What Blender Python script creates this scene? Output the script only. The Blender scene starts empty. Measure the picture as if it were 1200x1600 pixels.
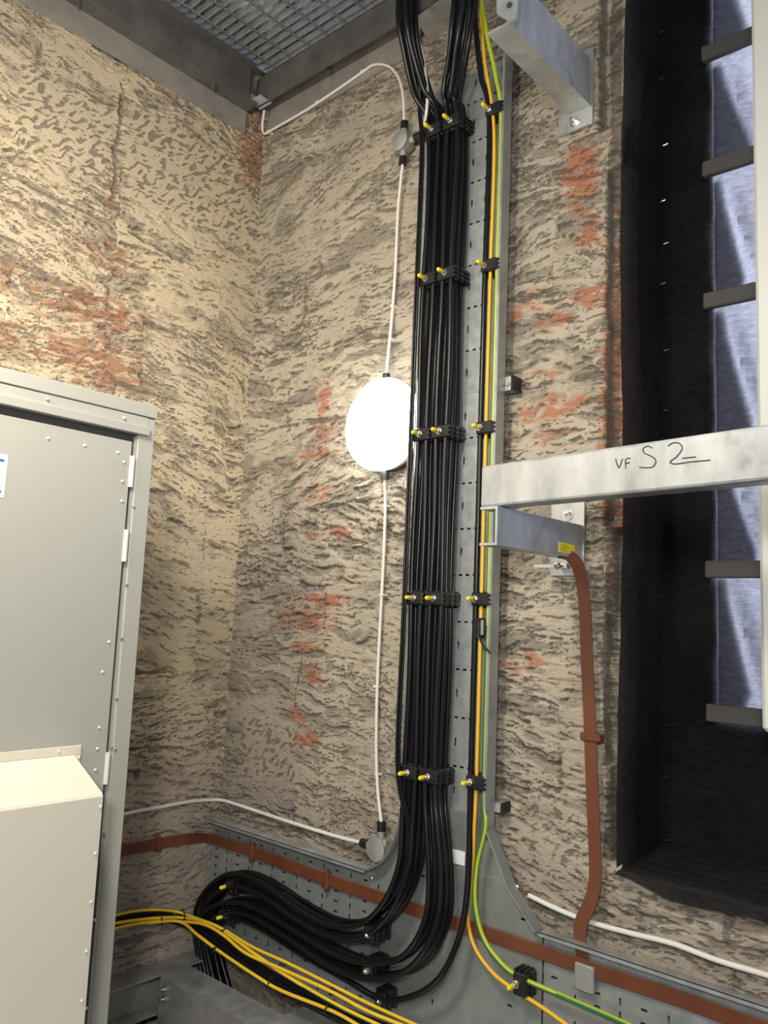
import bpy, math, random
import numpy as np
from mathutils import Vector, Matrix
from mathutils.geometry import tessellate_polygon

scn = bpy.context.scene
col = scn.collection
random.seed(7)

# ------------------------------------------------------------------ camera
FPX = 1277.83                       # focal length in pixels of the 1200x1600 frame
CAM = np.array([2.5154, -1.9780, 1.6])
ROT = np.array([[0.74864515, 0.66160398, 0.04255127],
                [-0.05217768, 0.12278262, -0.99106101],
                [-0.66091446, 0.73973279, 0.12644157]])
cd = bpy.data.cameras.new('camera')
cam = bpy.data.objects.new('camera', cd)
col.objects.link(cam)
cd.sensor_fit = 'VERTICAL'; cd.sensor_height = 36.0
cd.lens = FPX / 1600 * 36.0
cd.clip_start = 0.02
m = Matrix.Identity(4)
for i in range(3):
    m[i][0] = ROT[0][i]; m[i][1] = -ROT[1][i]; m[i][2] = -ROT[2][i]; m[i][3] = CAM[i]
cam.matrix_world = m
scn.camera = cam

# ------------------------------------------------------------------ light
w = bpy.data.worlds.new('world'); scn.world = w; w.use_nodes = True
bg = w.node_tree.nodes['Background']
bg.inputs[0].default_value = (0.95, 0.95, 1.0, 1); bg.inputs[1].default_value = 0.28

def area(name, loc, target, size, power, color, shape='DISK', sy=None):
    l = bpy.data.lights.new(name, 'AREA'); l.shape = shape; l.size = size
    if sy: l.size_y = sy
    l.energy = power; l.color = color
    o = bpy.data.objects.new(name, l); col.objects.link(o)
    o.location = loc
    o.rotation_euler = (Vector(target) - Vector(loc)).to_track_quat('-Z', 'Y').to_euler()
    return o
# bulkhead lamps of the room that hang outside the frame
area('room_lamp', (1.30, -1.75, 2.90), (0.45, -0.75, 0.8), 0.30, 29, (1.0, 0.93, 0.80))
area('room_lamp', (0.80, -1.75, 2.50), (0.0, -0.85, 2.5), 0.30, 12, (1.0, 0.90, 0.74))
area('room_lamp', (2.75, -2.6, 2.15), (0.4, 0.0, 0.6), 0.35, 40, (1.0, 0.96, 0.9))
# daylight behind the cloth of the window, cool light of the floor above the grating
area('window_daylight', (2.35, 0.75, 2.5), (2.2, 0.0, 2.4), 1.1, 98, (0.74, 0.80, 1.0), 'RECTANGLE', 2.6)
area('upper_floor_light', (0.9, -0.5, 4.55), (0.45, -0.45, 3.9), 0.4, 9, (0.62, 0.76, 1.0))

scn.view_settings.view_transform = 'Standard'
scn.view_settings.look = 'None'
scn.view_settings.gamma = 1.0
scn.view_settings.use_curve_mapping = False
scn.view_settings.exposure = 0.18

# ------------------------------------------------------------------ helpers
def P(px, py, x=None, y=None, z=None):
    """the point of the real plane x=, y= or z= seen at a pixel of the photograph"""
    q = ROT.T @ np.array([px - 600.0, py - 800.0, FPX])
    ax, val = (0, x) if x is not None else ((1, y) if y is not None else (2, z))
    t = (val - CAM[ax]) / q[ax]
    return Vector(CAM + t * q)

class MB:
    def __init__(s): s.v = []; s.f = []; s.mi = []
    def add(s, vs, fs, mi=0):
        b = len(s.v); s.v += [tuple(v) for v in vs]
        for f in fs: s.f.append([i + b for i in f]); s.mi.append(mi)
    def box(s, a, b, bev=0.0):
        x0, x1 = sorted((a[0], b[0])); y0, y1 = sorted((a[1], b[1])); z0, z1 = sorted((a[2], b[2]))
        if bev <= 0:
            vs = [(x, y, z) for x in (x0, x1) for y in (y0, y1) for z in (z0, z1)]
            s.add(vs, [(0,1,3,2),(4,6,7,5),(0,4,5,1),(2,3,7,6),(0,2,6,4),(1,5,7,3)])
        else:
            c = Vector(((x0+x1)/2, (y0+y1)/2, (z0+z1)/2)); h = ((x1-x0)/2, (y1-y0)/2, (z1-z0)/2)
            bev = min(bev, min(h)*.95)
            idx = {}; vs = []
            for sx in (-1,1):
                for sy in (-1,1):
                    for sz in (-1,1):
                        for k in range(3):
                            o = [h[0]-bev, h[1]-bev, h[2]-bev]; o[k] = h[k]
                            idx[(sx,sy,sz,k)] = len(vs)
                            vs.append((c.x+sx*o[0], c.y+sy*o[1], c.z+sz*o[2]))
            fs = []
            for k in range(3):
                a1, a2 = [i for i in range(3) if i != k]
                for sg in (-1,1):
                    q = []
                    for u, v in ((-1,-1),(1,-1),(1,1),(-1,1)):
                        t = [0,0,0]; t[k] = sg; t[a1] = u; t[a2] = v; q.append(idx[(*t, k)])
                    fs.append(q)
                for u in (-1,1):
                    for v in (-1,1):
                        q = []
                        for sg, kk in ((-1,a1),(-1,a2),(1,a2),(1,a1)):
                            t = [0,0,0]; t[k] = sg; t[a1] = u; t[a2] = v; q.append(idx[(*t, kk)])
                        fs.append(q)
            for sx in (-1,1):
                for sy in (-1,1):
                    for sz in (-1,1):
                        fs.append([idx[(sx,sy,sz,k)] for k in range(3)])
            s.add(vs, fs)
    def prism(s, poly, d, mi=0):
        """polygon (list of 3D points) extruded by the vector d"""
        n = len(poly); d = Vector(d)
        vs = [Vector(p) for p in poly] + [Vector(p) + d for p in poly]
        fs = [list(range(n))[::-1], list(range(n, 2*n))] + [(i, (i+1) % n, (i+1) % n + n, i + n) for i in range(n)]
        s.add(vs, fs, mi)
    def cyl(s, a, b, r, n=16, r2=None, cap=True):
        a = Vector(a); b = Vector(b); d = (b - a).normalized(); r2 = r if r2 is None else r2
        u = d.orthogonal().normalized(); v = d.cross(u)
        vs = []
        for p, rr in ((a, r), (b, r2)):
            for i in range(n):
                t = 2*math.pi*i/n; vs.append(p + u*math.cos(t)*rr + v*math.sin(t)*rr)
        fs = [(i, (i+1) % n, (i+1) % n + n, i + n) for i in range(n)]
        if cap: fs += [list(range(n))[::-1], list(range(n, 2*n))]
        s.add(vs, fs)
    def lathe(s, o, d, prof, n=48):
        """prof: (radius, height along d)"""
        o = Vector(o); d = Vector(d).normalized(); u = d.orthogonal().normalized(); v = d.cross(u)
        vs = []
        for r, h in prof:
            for i in range(n):
                t = 2*math.pi*i/n; vs.append(o + d*h + u*math.cos(t)*r + v*math.sin(t)*r)
        fs = []
        for k in range(len(prof)-1):
            for i in range(n): fs.append((k*n+i, k*n+(i+1) % n, (k+1)*n+(i+1) % n, (k+1)*n+i))
        fs += [list(range(n))[::-1], [(len(prof)-1)*n+i for i in range(n)]]
        s.add(vs, fs)
    def tube(s, pts, r, n=10, two=None, corr=0.0):
        pts = [Vector(p) for p in pts]
        T = [(pts[min(i+1, len(pts)-1)] - pts[max(i-1, 0)]).normalized() for i in range(len(pts))]
        u = T[0].orthogonal().normalized(); vs = []
        for i, p in enumerate(pts):
            u = (u - T[i]*u.dot(T[i])).normalized(); v = T[i].cross(u)
            rr = r * (1 + (corr if i % 2 else 0))
            for k in range(n):
                t = 2*math.pi*k/n; vs.append(p + u*math.cos(t)*rr + v*math.sin(t)*rr)
        b = len(s.v); s.v += [tuple(q) for q in vs]
        for i in range(len(pts)-1):
            for k in range(n):
                s.f.append([b+i*n+k, b+i*n+(k+1) % n, b+(i+1)*n+(k+1) % n, b+(i+1)*n+k])
                mi = 0
                if two is not None:
                    mi = 1 if ((k + i*two) % n) < n*.3 else 0
                s.mi.append(mi)
        s.f.append([b+k for k in range(n)][::-1]); s.f.append([b+(len(pts)-1)*n+k for k in range(n)]); s.mi += [0, 0]
    def ribbon(s, pts, normals, wd, th):
        pts = [Vector(p) for p in pts]; vs = []
        for i, p in enumerate(pts):
            T = (pts[min(i+1, len(pts)-1)] - pts[max(i-1, 0)]).normalized()
            N = Vector(normals[i]); N = (N - T*N.dot(T)).normalized(); S = T.cross(N)
            c = .0012
            for a, b in ((-wd/2+c,0),(-wd/2,c),(-wd/2,th-c),(-wd/2+c,th),(wd/2-c,th),(wd/2,th-c),(wd/2,c),(wd/2-c,0)):
                vs.append(p + S*a + N*b)
        fs = []
        for i in range(len(pts)-1):
            for k in range(8): fs.append((i*8+k, i*8+(k+1) % 8, (i+1)*8+(k+1) % 8, (i+1)*8+k))
        fs += [list(range(8))[::-1], [(len(pts)-1)*8+k for k in range(8)]]
        s.add(vs, fs)
    def hexa(s, a, b, r): s.cyl(a, b, r, 6)

def spline(pts, step=0.012):
    P_ = [Vector(p) for p in pts]
    Q = [P_[0]*2 - P_[1]] + P_ + [P_[-1]*2 - P_[-2]]
    out = []
    for i in range(1, len(Q)-2):
        a, b, c, d = Q[i-1], Q[i], Q[i+1], Q[i+2]
        n = max(2, int((c-b).length/step))
        for k in range(n):
            t = k/n
            out.append(0.5*((2*b) + (c-a)*t + (2*a-5*b+4*c-d)*t*t + (3*b-3*c+d-a)*t**3))
    out.append(P_[-1]); return out

def wloc(o):
    v = Vector((0,0,0))
    while o is not None: v = v + Vector(o.location); o = o.parent
    return v

def obj(name, mb, mats, parent=None, smooth=False, origin=None, solid=0.0, sharp=35):
    if not isinstance(mats, (list, tuple)): mats = [mats]
    me = bpy.data.meshes.new(name)
    vs = np.array(mb.v, dtype=float)
    if parent is not None: off = np.array(wloc(parent)); loc = (0,0,0)
    else:
        if origin is None:
            lo, hi = vs.min(0), vs.max(0); origin = ((lo[0]+hi[0])/2, (lo[1]+hi[1])/2, lo[2])
        off = np.array(origin); loc = tuple(origin)
    me.from_pydata((vs - off).tolist(), [], mb.f)
    for mt in mats: me.materials.append(mt)
    if len(mats) > 1: me.polygons.foreach_set('material_index', mb.mi)
    import bmesh
    bm = bmesh.new(); bm.from_mesh(me); bmesh.ops.recalc_face_normals(bm, faces=bm.faces)
    bm.to_mesh(me); bm.free()
    if smooth:
        me.polygons.foreach_set('use_smooth', [True]*len(me.polygons))
        if hasattr(me, 'set_sharp_from_angle'): me.set_sharp_from_angle(angle=math.radians(sharp))
    o = bpy.data.objects.new(name, me); col.objects.link(o)
    o.location = loc
    if parent is not None: o.parent = parent
    if solid:
        md = o.modifiers.new('thickness', 'SOLIDIFY'); md.thickness = solid; md.offset = 0
    return o

def tag(o, label, cat, group=None):
    o['label'] = label; o['category'] = cat
    if group: o['group'] = group
    return o
def thing(name, label, cat, loc, group=None):
    o = bpy.data.objects.new(name, None); col.objects.link(o); o.location = loc
    o.empty_display_size = 0.05
    return tag(o, label, cat, group)
def struct(o):
    o['kind'] = 'structure'; return o

# ------------------------------------------------------------------ materials
def mat(name, base, rough=.5, metal=0.0, spec=None):
    m_ = bpy.data.materials.new(name); m_.use_nodes = True
    b = m_.node_tree.nodes['Principled BSDF']
    b.inputs['Base Color'].default_value = (*base, 1); b.inputs['Roughness'].default_value = rough
    b.inputs['Metallic'].default_value = metal
    if spec is not None: b.inputs['Specular IOR Level'].default_value = spec
    return m_
def nd(m_, t, **kw):
    n = m_.node_tree.nodes.new(t)
    for k, v in kw.items(): setattr(n, k, v)
    return n
def lk(m_, a, b): m_.node_tree.links.new(a, b)
def ramp(m_, src, stops, interp='LINEAR'):
    r = nd(m_, 'ShaderNodeValToRGB'); r.color_ramp.interpolation = interp
    e = r.color_ramp.elements
    e[0].position, e[1].position = stops[0][0], stops[-1][0]
    e[0].color, e[1].color = (*stops[0][1], 1), (*stops[-1][1], 1)
    for p_, c in stops[1:-1]:
        x = e.new(p_); x.color = (*c, 1)
    lk(m_, src, r.inputs[0]); return r.outputs[0]
def noise(m_, scale, detail=4, rough=.55, vec=None, dist=0.0, stretch=None):
    n = nd(m_, 'ShaderNodeTexNoise'); n.inputs['Scale'].default_value = scale
    n.inputs['Detail'].default_value = detail; n.inputs['Roughness'].default_value = rough
    n.inputs['Distortion'].default_value = dist
    if vec is None:
        tc = nd(m_, 'ShaderNodeTexCoord'); vec = tc.outputs['Object']
    if stretch:
        mp = nd(m_, 'ShaderNodeMapping'); mp.inputs['Scale'].default_value = stretch
        lk(m_, vec, mp.inputs[0]); vec = mp.outputs[0]
    lk(m_, vec, n.inputs['Vector']); return n.outputs['Fac']
def bump(m_, h, strength=.3, dist=.002, prev=None):
    b = nd(m_, 'ShaderNodeBump'); b.inputs['Strength'].default_value = strength
    b.inputs['Distance'].default_value = dist; lk(m_, h, b.inputs['Height'])
    if prev is not None: lk(m_, prev, b.inputs['Normal'])
    return b.outputs[0]
def BS(m_): return m_.node_tree.nodes['Principled BSDF']
def mathn(m_, op, a, b):
    n = nd(m_, 'ShaderNodeMath', operation=op)
    for i, v in enumerate((a, b)):
        if v is None: continue
        if isinstance(v, (int, float)): n.inputs[i].default_value = v
        else: lk(m_, v, n.inputs[i])
    return n.outputs[0]
def mixc(m_, f, a, b):
    n = nd(m_, 'ShaderNodeMix', data_type='RGBA')
    if isinstance(f, (int, float)): n.inputs[0].default_value = f
    else: lk(m_, f, n.inputs[0])
    for i, v in ((6, a), (7, b)):
        if isinstance(v, tuple): n.inputs[i].default_value = (*v, 1)
        else: lk(m_, v, n.inputs[i])
    return n.outputs[2]

def metal(name, c0, c1, rough=.4, met=.85, scale=25, bumps=.08, stretch=None):
    m_ = mat(name, c0, rough, met)
    n1 = noise(m_, scale, 5, .65, stretch=stretch)
    lk(m_, ramp(m_, n1, [(.3, c0), (.7, c1)]), BS(m_).inputs['Base Color'])
    n2 = noise(m_, scale*2.3, 3, .5)
    lk(m_, ramp(m_, n2, [(.3, (rough*.75,)*3), (.7, (min(1, rough*1.3),)*3)]), BS(m_).inputs['Roughness'])
    lk(m_, bump(m_, n1, bumps, .001), BS(m_).inputs['Normal'])
    return m_
M = {}
M['tray'] = metal('tray_steel', (.31,.34,.34), (.46,.49,.48), .38, .55, 14)
M['plate'] = metal('plain_sheet_steel', (.22,.24,.23), (.32,.34,.32), .45, .45, 9)
M['galv'] = metal('galvanised_steel', (.37,.39,.395), (.62,.64,.64), .42, .65, 12, .06, (1,1,.35))
M['galv_dull'] = metal('dull_galvanised_steel', (.33,.33,.32), (.47,.47,.45), .5, .5, 10)
M['beam'] = metal('shaded_beam_steel', (.10,.097,.093), (.18,.172,.16), .55, .4, 8)  # dark steel, the shade of the flange undersides is in its colour
M['angle'] = metal('angle_steel', (.27,.255,.23), (.37,.35,.32), .55, .3, 9)
M['chrome'] = mat('zinc_plated_steel', (.75,.74,.70), .25, 1.0)
M['grating'] = metal('grating_steel', (.42,.46,.52), (.62,.66,.72), .4, .7, 30)
M['paint'] = mat('grey_cream_paint', (.365,.362,.32), .42)
n = noise(M['paint'], 220, 2, .5); lk(M['paint'], bump(M['paint'], n, .08, .0006), BS(M['paint']).inputs['Normal'])
M['paint2'] = mat('pale_cream_paint', (.64,.60,.50), .42)
n = noise(M['paint2'], 220, 2, .5); lk(M['paint2'], bump(M['paint2'], n, .08, .0006), BS(M['paint2']).inputs['Normal'])
M['gap_shade'] = mat('dark_gap_shade', (.045,.045,.045), .6)  # near-black colour standing in for shade in gaps and holes
M['black'] = mat('black_cable_sheath', (.006,.007,.009), .30, 0, .38)
M['blackp'] = mat('black_nylon', (.011,.011,.012), .42)
M['brown'] = mat('brown_pvc_tape', (.235,.095,.048), .42)
n = noise(M['brown'], 9, 4, .6); lk(M['brown'], ramp(M['brown'], n, [(.3,(.115,.036,.015)),(.7,(.165,.056,.025))]), BS(M['brown']).inputs['Base Color'])
M['yellow'] = mat('yellow_sheath', (.80,.52,.03), .4)
M['orange'] = mat('deep_yellow_sheath', (.78,.43,.02), .4)
M['cap'] = mat('yellow_plastic_cap', (.85,.68,.03), .4)
M['lime'] = mat('yellow_green_sheath', (.42,.50,.03), .4)
M['green'] = mat('green_sheath', (.035,.16,.05), .4)
M['white'] = mat('white_pvc', (.72,.69,.64), .45)
M['offw'] = mat('off_white_post_paint', (.62,.63,.58), .45)
M['label'] = mat('white_paper', (.80,.81,.82), .6)
M['ink'] = mat('dark_ink', (.03,.03,.035), .7)
M['inkblue'] = mat('blue_ink', (.03,.10,.35), .6)
M['ylabel'] = mat('yellow_paper', (.88,.72,.02), .5)
M['lath'] = mat('grey_covered_timber', (.060,.057,.055), .8)
n = noise(M['lath'], 60, 3, .6, stretch=(.1,1,1)); lk(M['lath'], bump(M['lath'], n, .3, .001), BS(M['lath']).inputs['Normal'])
M['board'] = mat('dark_board', (.02,.02,.022), .85)
M['slab'] = mat('dark_slab', (.045,.045,.05), .9)  # one even dark colour for the floor and ceiling slabs
M['duct'] = metal('blue_grey_sheet', (.40,.46,.56), (.62,.68,.78), .45, .4, 7)
M['rust'] = mat('brick_red_paint', (.26,.09,.04), .7)
e = mat('lamp_diffuser', (1,1,1), .4)
BS(e).inputs['Emission Color'].default_value = (.98,1,.985,1); BS(e).inputs['Emission Strength'].default_value = 17
M['lamp'] = e

# netting: fine woven threads with pinholes between them
def netting(name, cover, base, trans):
    m_ = bpy.data.materials.new(name); m_.use_nodes = True
    nt = m_.node_tree; nt.nodes.clear()
    out = nd(m_, 'ShaderNodeOutputMaterial')
    tc = nd(m_, 'ShaderNodeTexCoord')
    w1 = nd(m_, 'ShaderNodeTexWave', bands_direction='Z'); w1.inputs['Scale'].default_value = 52
    w1.inputs['Distortion'].default_value = 2.2; w1.inputs['Detail'].default_value = 2; w1.inputs['Detail Scale'].default_value = 1.3
    lk(m_, tc.outputs['Object'], w1.inputs[0])
    n1 = noise(m_, 130, 3, .6, stretch=(.35,.35,1.0))
    n3 = noise(m_, 5, 4, .6)
    s_ = mathn(m_, 'ADD', mathn(m_, 'MULTIPLY', w1.outputs['Fac'], .22), n1)
    cl = ramp(m_, s_, [(.35, tuple(c*.55 for c in base)), (.85, tuple(c*1.5 for c in base))])
    cl2 = mixc(m_, ramp(m_, n3, [(.35,(0,0,0)),(.7,(.5,.5,.5))]), cl, tuple(c*2.1 for c in base))
    df = nd(m_, 'ShaderNodeBsdfDiffuse'); lk(m_, cl2, df.inputs[0])
    lk(m_, bump(m_, s_, .5, .0015), df.inputs['Normal'])
    tl = nd(m_, 'ShaderNodeBsdfTranslucent')
    lk(m_, ramp(m_, s_, [(.4, tuple(c*.62 for c in trans)), (.8, trans)]), tl.inputs[0])
    ad = nd(m_, 'ShaderNodeAddShader'); lk(m_, df.outputs[0], ad.inputs[0]); lk(m_, tl.outputs[0], ad.inputs[1])
    tr = nd(m_, 'ShaderNodeBsdfTransparent')
    mx = nd(m_, 'ShaderNodeMixShader')
    lk(m_, ramp(m_, s_, [(cover[0], (cover[2],)*3), (cover[1], (1,1,1))]), mx.inputs[0])
    lk(m_, tr.outputs[0], mx.inputs[1]); lk(m_, ad.outputs[0], mx.inputs[2])
    lk(m_, mx.outputs[0], out.inputs[0])
    return m_
M['net'] = netting('black_woven_netting', (.30, .55, .999), (.0075,.0072,.0075), (.13,.13,.14))
M['netedge'] = netting('frayed_netting_edge', (.40, 1.0, .05), (.03,.026,.024), (.1,.1,.1))

# ------------------------------------------------------------------ stone walls
def _hash(ix, iy, seed):
    h = (ix*374761393 + iy*668265263 + seed*974634777) & 0xffffffff
    h = ((h ^ (h >> 13)) * 1274126177) & 0xffffffff
    return (h ^ (h >> 16)) & 0xffffffff
def perlin(x, y, seed=0):
    x = np.asarray(x, float); y = np.asarray(y, float)
    ix = np.floor(x).astype(np.int64); iy = np.floor(y).astype(np.int64)
    fx = x-ix; fy = y-iy
    u = fx*fx*fx*(fx*(fx*6-15)+10); v = fy*fy*fy*(fy*(fy*6-15)+10)
    def g(dx, dy):
        a = _hash(ix+dx, iy+dy, seed).astype(float)/4294967296*2*np.pi
        return np.cos(a)*(fx-dx)+np.sin(a)*(fy-dy)
    return ((g(0,0)*(1-u)+g(1,0)*u)*(1-v)+(g(0,1)*(1-u)+g(1,1)*u)*v)*1.5
def fbm(x, y, o=4, seed=0, gain=.5):
    s = 0; a = 1; t = 0
    for i in range(o):
        s = s + a*perlin(x*2**i, y*2**i, seed+i*17); t += a; a *= gain
    return s/t*1.3
def sst(a, b, x):
    t = np.clip((x-a)/(b-a), 0, 1); return t*t*(3-2*t)

def stone_field(u, z, seed, tilt0, tools, reds, greys, joints=()):
    """relief (metres, + = into the wall) and the attributes of the stone at (u, z)"""
    rng = random.Random(seed)
    wz = z + .025*fbm(u*1.6, z*1.6, 2, seed+50) - tilt0*u*.4
    wu = u + .02*fbm(u*3, z*3, 2, seed+51)
    b = [-.8]
    while b[-1] < 6: b.append(b[-1] + rng.uniform(.24, .37))
    ci = np.clip(np.searchsorted(b, wz.ravel()).reshape(wz.shape), 1, len(b)-1)
    b = np.array(b)
    dz = np.minimum(wz-b[ci-1], b[ci]-wz)
    tilt = np.zeros_like(u); tone = np.zeros_like(u); du = np.full_like(u, 9.0); rough = np.zeros_like(u)
    for c in np.unique(ci):
        m_ = ci == c; r = random.Random(seed*991+int(c)); e = [-6.0 + r.random()]
        while e[-1] < 6: e.append(e[-1] + r.uniform(.30, .75))
        e = np.array(e); uu = wu[m_]; k = np.clip(np.searchsorted(e, uu), 1, len(e)-1)
        du[m_] = np.minimum(uu-e[k-1], e[k]-uu)
        rr = [r.random() for _ in range(len(e)*3)]; rr = np.array(rr)
        tilt[m_] = (rr[k]-.5)*.42; tone[m_] = rr[k+len(e)]; rough[m_] = rr[k+2*len(e)]
    jn = fbm(u*9, z*9, 3, seed+60)
    joint = np.maximum(.8*(1-sst(.001, .012, dz+.012*jn)), .5*(1-sst(.001, .010, du+.012*jn)))
    joint = joint*sst(-.25, .25, fbm(u*3.1, z*3.1, 2, seed+61)+.12)
    tool = np.zeros_like(u)
    for (u0, u1, z0, z1, s_) in tools:
        q = np.minimum(np.minimum(u-u0, u1-u), np.minimum(z-z0, z1-z)) + .03*fbm(u*7, z*7, 3, seed+70)
        tool = np.maximum(tool, s_*sst(-.005, .03, q))
    for (u0, z0, z1) in joints:
        q = np.abs(u-u0+.015*perlin(z*9, z*0, seed+3)); joint = np.maximum(joint, (1-sst(.003, .014, q))*((z > z0) & (z < z1)))
    t = tilt0 + tilt
    warp = .035*fbm(u*2.6, z*2.6, 3, seed+1) + .012*fbm(u*9, z*9, 2, seed+8)
    s = z - t*u + warp
    def Hf(s_): return .58*fbm(u*6.2, s_*25, 5, seed+2, .62) + .42*fbm(u*14, s_*62, 4, seed+3, .66)
    n1 = Hf(s)
    em = Hf(s+.0055) - n1
    n3 = fbm(u*2.1+7, s*5.5, 3, seed+4)
    big = fbm(u*1.7, z*2.4, 3, seed+9) + (rough-.5)*.7
    amt = .30 + .70*sst(-.35, .20, big)
    crack = np.clip(1-np.abs(n1+.05)/.045, 0, 1)*sst(-.15, .1, n3)
    strat_shade = sst(.05, .27, em)*(.5+.5*amt)  # emboss difference: shading of the flake edges put into the colour
    strat_shade = np.maximum(strat_shade, crack*.8*amt)
    strat_shade = np.maximum(strat_shade, joint*.8)
    mid = sst(.02, -.20, n1 + .25*n3)*(.35+.65*amt)
    L1 = fbm(u*2.6, s*11, 5, seed+31, .6) ; L2 = fbm(u*3.4+3, s*7, 4, seed+32, .6)
    mid = np.maximum(mid, .85*sst(.03, .24, L1)); pale_ = sst(.10, .34, L2)
    strat_shade = np.maximum(strat_shade*(1-.55*pale_), .85*np.clip(1-np.abs(L1-.02)/.035, 0, 1)*sst(-.1, .25, big+.1))
    mid = mid*(1-.7*pale_)
    ca, sa = math.cos(.55), math.sin(.55)
    pw = .02*fbm(u*12, z*12, 2, seed+7)
    pk = perlin((u*ca+z*sa+pw)*30, (-u*sa+z*ca+pw)*78, seed+5) + .25*perlin((u*ca+z*sa)*52, (-u*sa+z*ca+pw)*118, seed+6)
    peck = np.clip(.5 - pk*1.1, 0, 1)
    ts = sst(.50, .95, peck)
    strat_shade = strat_shade*(1-tool*.92) + tool*.62*ts  # pecked pits are darkened in the colour too
    mid = mid*(1-tool*.8) + tool*.25*sst(.4,.7,peck)
    depth = (.010*fbm(u*1.3, z*1.3, 2, seed+11) - .017*n1 - .007*sst(-.12, .0, n1) - .003*sst(-.1, .1, n3) + .005*sst(.0, .2, L1) + .005*crack + .003*sst(.05,.3,em))
    depth = depth*(1-tool*.8) + tool*(.007*peck - .008)
    depth = depth + .010*joint + .0016*fbm(u*34, s*90, 3, seed+12, .65) + .008
    depth = .0075 + np.log1p(np.exp((depth-.0075)/.0016))*.0016
    global MID
    MID = mid
    red = np.zeros_like(u)
    for (a, c, ra, rc, k) in reds:
        q = ((u-a)/ra)**2 + ((z-c)/rc)**2
        red = np.maximum(red, k*np.exp(-q))
    red = red*(.85 + 1.6*n1 + 1.5*fbm(u*12, s*46, 4, seed+13, .65))
    grey = np.clip(greys(u, z) + .25*fbm(u*3, z*3, 3, seed+14), 0, 1)
    return depth, strat_shade, red, grey, tone, tool

def stone_mat(name, cream, cream2, dirt, dirt_shade2, redc, greyc):
    m_ = mat(name, cream, .9, 0, .15)
    def at(n_):
        a = nd(m_, 'ShaderNodeAttribute', attribute_name=n_); return a.outputs['Fac']
    tc = nd(m_, 'ShaderNodeTexCoord').outputs['Object']
    nA = noise(m_, 3.0, 5, .6, tc); nB = noise(m_, 34, 7, .72, tc, stretch=(1,1,3.0)); nC = noise(m_, 210, 3, .6, tc)
    nD = noise(m_, 16, 5, .7, tc, stretch=(1,1,3.0)); nE = noise(m_, 8, 3, .5, tc)
    base = mixc(m_, ramp(m_, nA, [(.35,(0,0,0)),(.65,(1,1,1))]), cream, cream2)
    base = mixc(m_, ramp(m_, at('tone'), [(0,(0,0,0)),(1,(.40,.40,.40))]), base, tuple(c*.72 for c in cream2))
    midc = mixc(m_, ramp(m_, nE, [(.4,(0,0,0)),(.62,(1,1,1))]), tuple(.42*a+.58*b for a, b in zip(cream2, dirt)), tuple(.36*a+.64*b for a, b in zip(cream2, dirt_shade2)))
    mf = mathn(m_, 'ADD', at('mid'), mathn(m_, 'MULTIPLY', mathn(m_, 'SUBTRACT', nD, .5), 1.5))
    base = mixc(m_, ramp(m_, mf, [(.12,(0,0,0)),(.70,(.85,.85,.85))]), base, midc)
    base = mixc(m_, at('grey'), base, mixc(m_, ramp(m_, nB, [(.35,(0,0,0)),(.65,(1,1,1))]), greyc, tuple(c*.62 for c in greyc)))
    rd = ramp(m_, mathn(m_, 'ADD', at('red'), mathn(m_, 'MULTIPLY', mathn(m_, 'SUBTRACT', nD, .5), 1.1)), [(.30,(0,0,0)),(.75,(.80,.80,.80))])
    base = mixc(m_, rd, base, redc)
    sm = mathn(m_, 'ADD', at('strat_shade'), mathn(m_, 'MULTIPLY', mathn(m_, 'SUBTRACT', nB, .5), 2.3))
    dm = ramp(m_, sm, [(.28,(0,0,0)),(.55,(.72,.72,.72)),(.95,(1,1,1))])
    base = mixc(m_, dm, base, mixc(m_, ramp(m_, nE, [(.4,(0,0,0)),(.62,(1,1,1))]), dirt, dirt_shade2))  # dark tone holds stone dirt and the painted flake shading
    pale = ramp(m_, noise(m_, 26, 5, .7, tc, stretch=(1,1,1.6)), [(.63,(0,0,0)),(.72,(.55,.55,.55))])
    base = mixc(m_, pale, base, tuple(min(1, c*1.18) for c in cream))
    speck = ramp(m_, nC, [(.22,(1,1,1)),(.30,(0,0,0))])
    base = mixc(m_, mathn(m_, 'MULTIPLY', speck, .5), base, tuple(c*.5 for c in dirt))
    lk(m_, base, BS(m_).inputs['Base Color'])
    h = mathn(m_, 'SUBTRACT', mathn(m_, 'ADD', mathn(m_, 'MULTIPLY', nB, 1.3), mathn(m_, 'MULTIPLY', nC, .35)), mathn(m_, 'MULTIPLY', dm, .9))
    lk(m_, bump(m_, h, .9, .006), BS(m_).inputs['Normal'])
    return m_
M['stone_left'] = stone_mat('cream_sandstone', (.70,.575,.375), (.62,.52,.375), (.20,.15,.115), (.185,.16,.125), (.34,.145,.08), (.50,.43,.37))
M['stone_back'] = stone_mat('grey_cream_sandstone', (.58,.505,.385), (.46,.405,.315), (.155,.135,.11), (.145,.125,.10), (.44,.155,.085), (.42,.36,.31))

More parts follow.
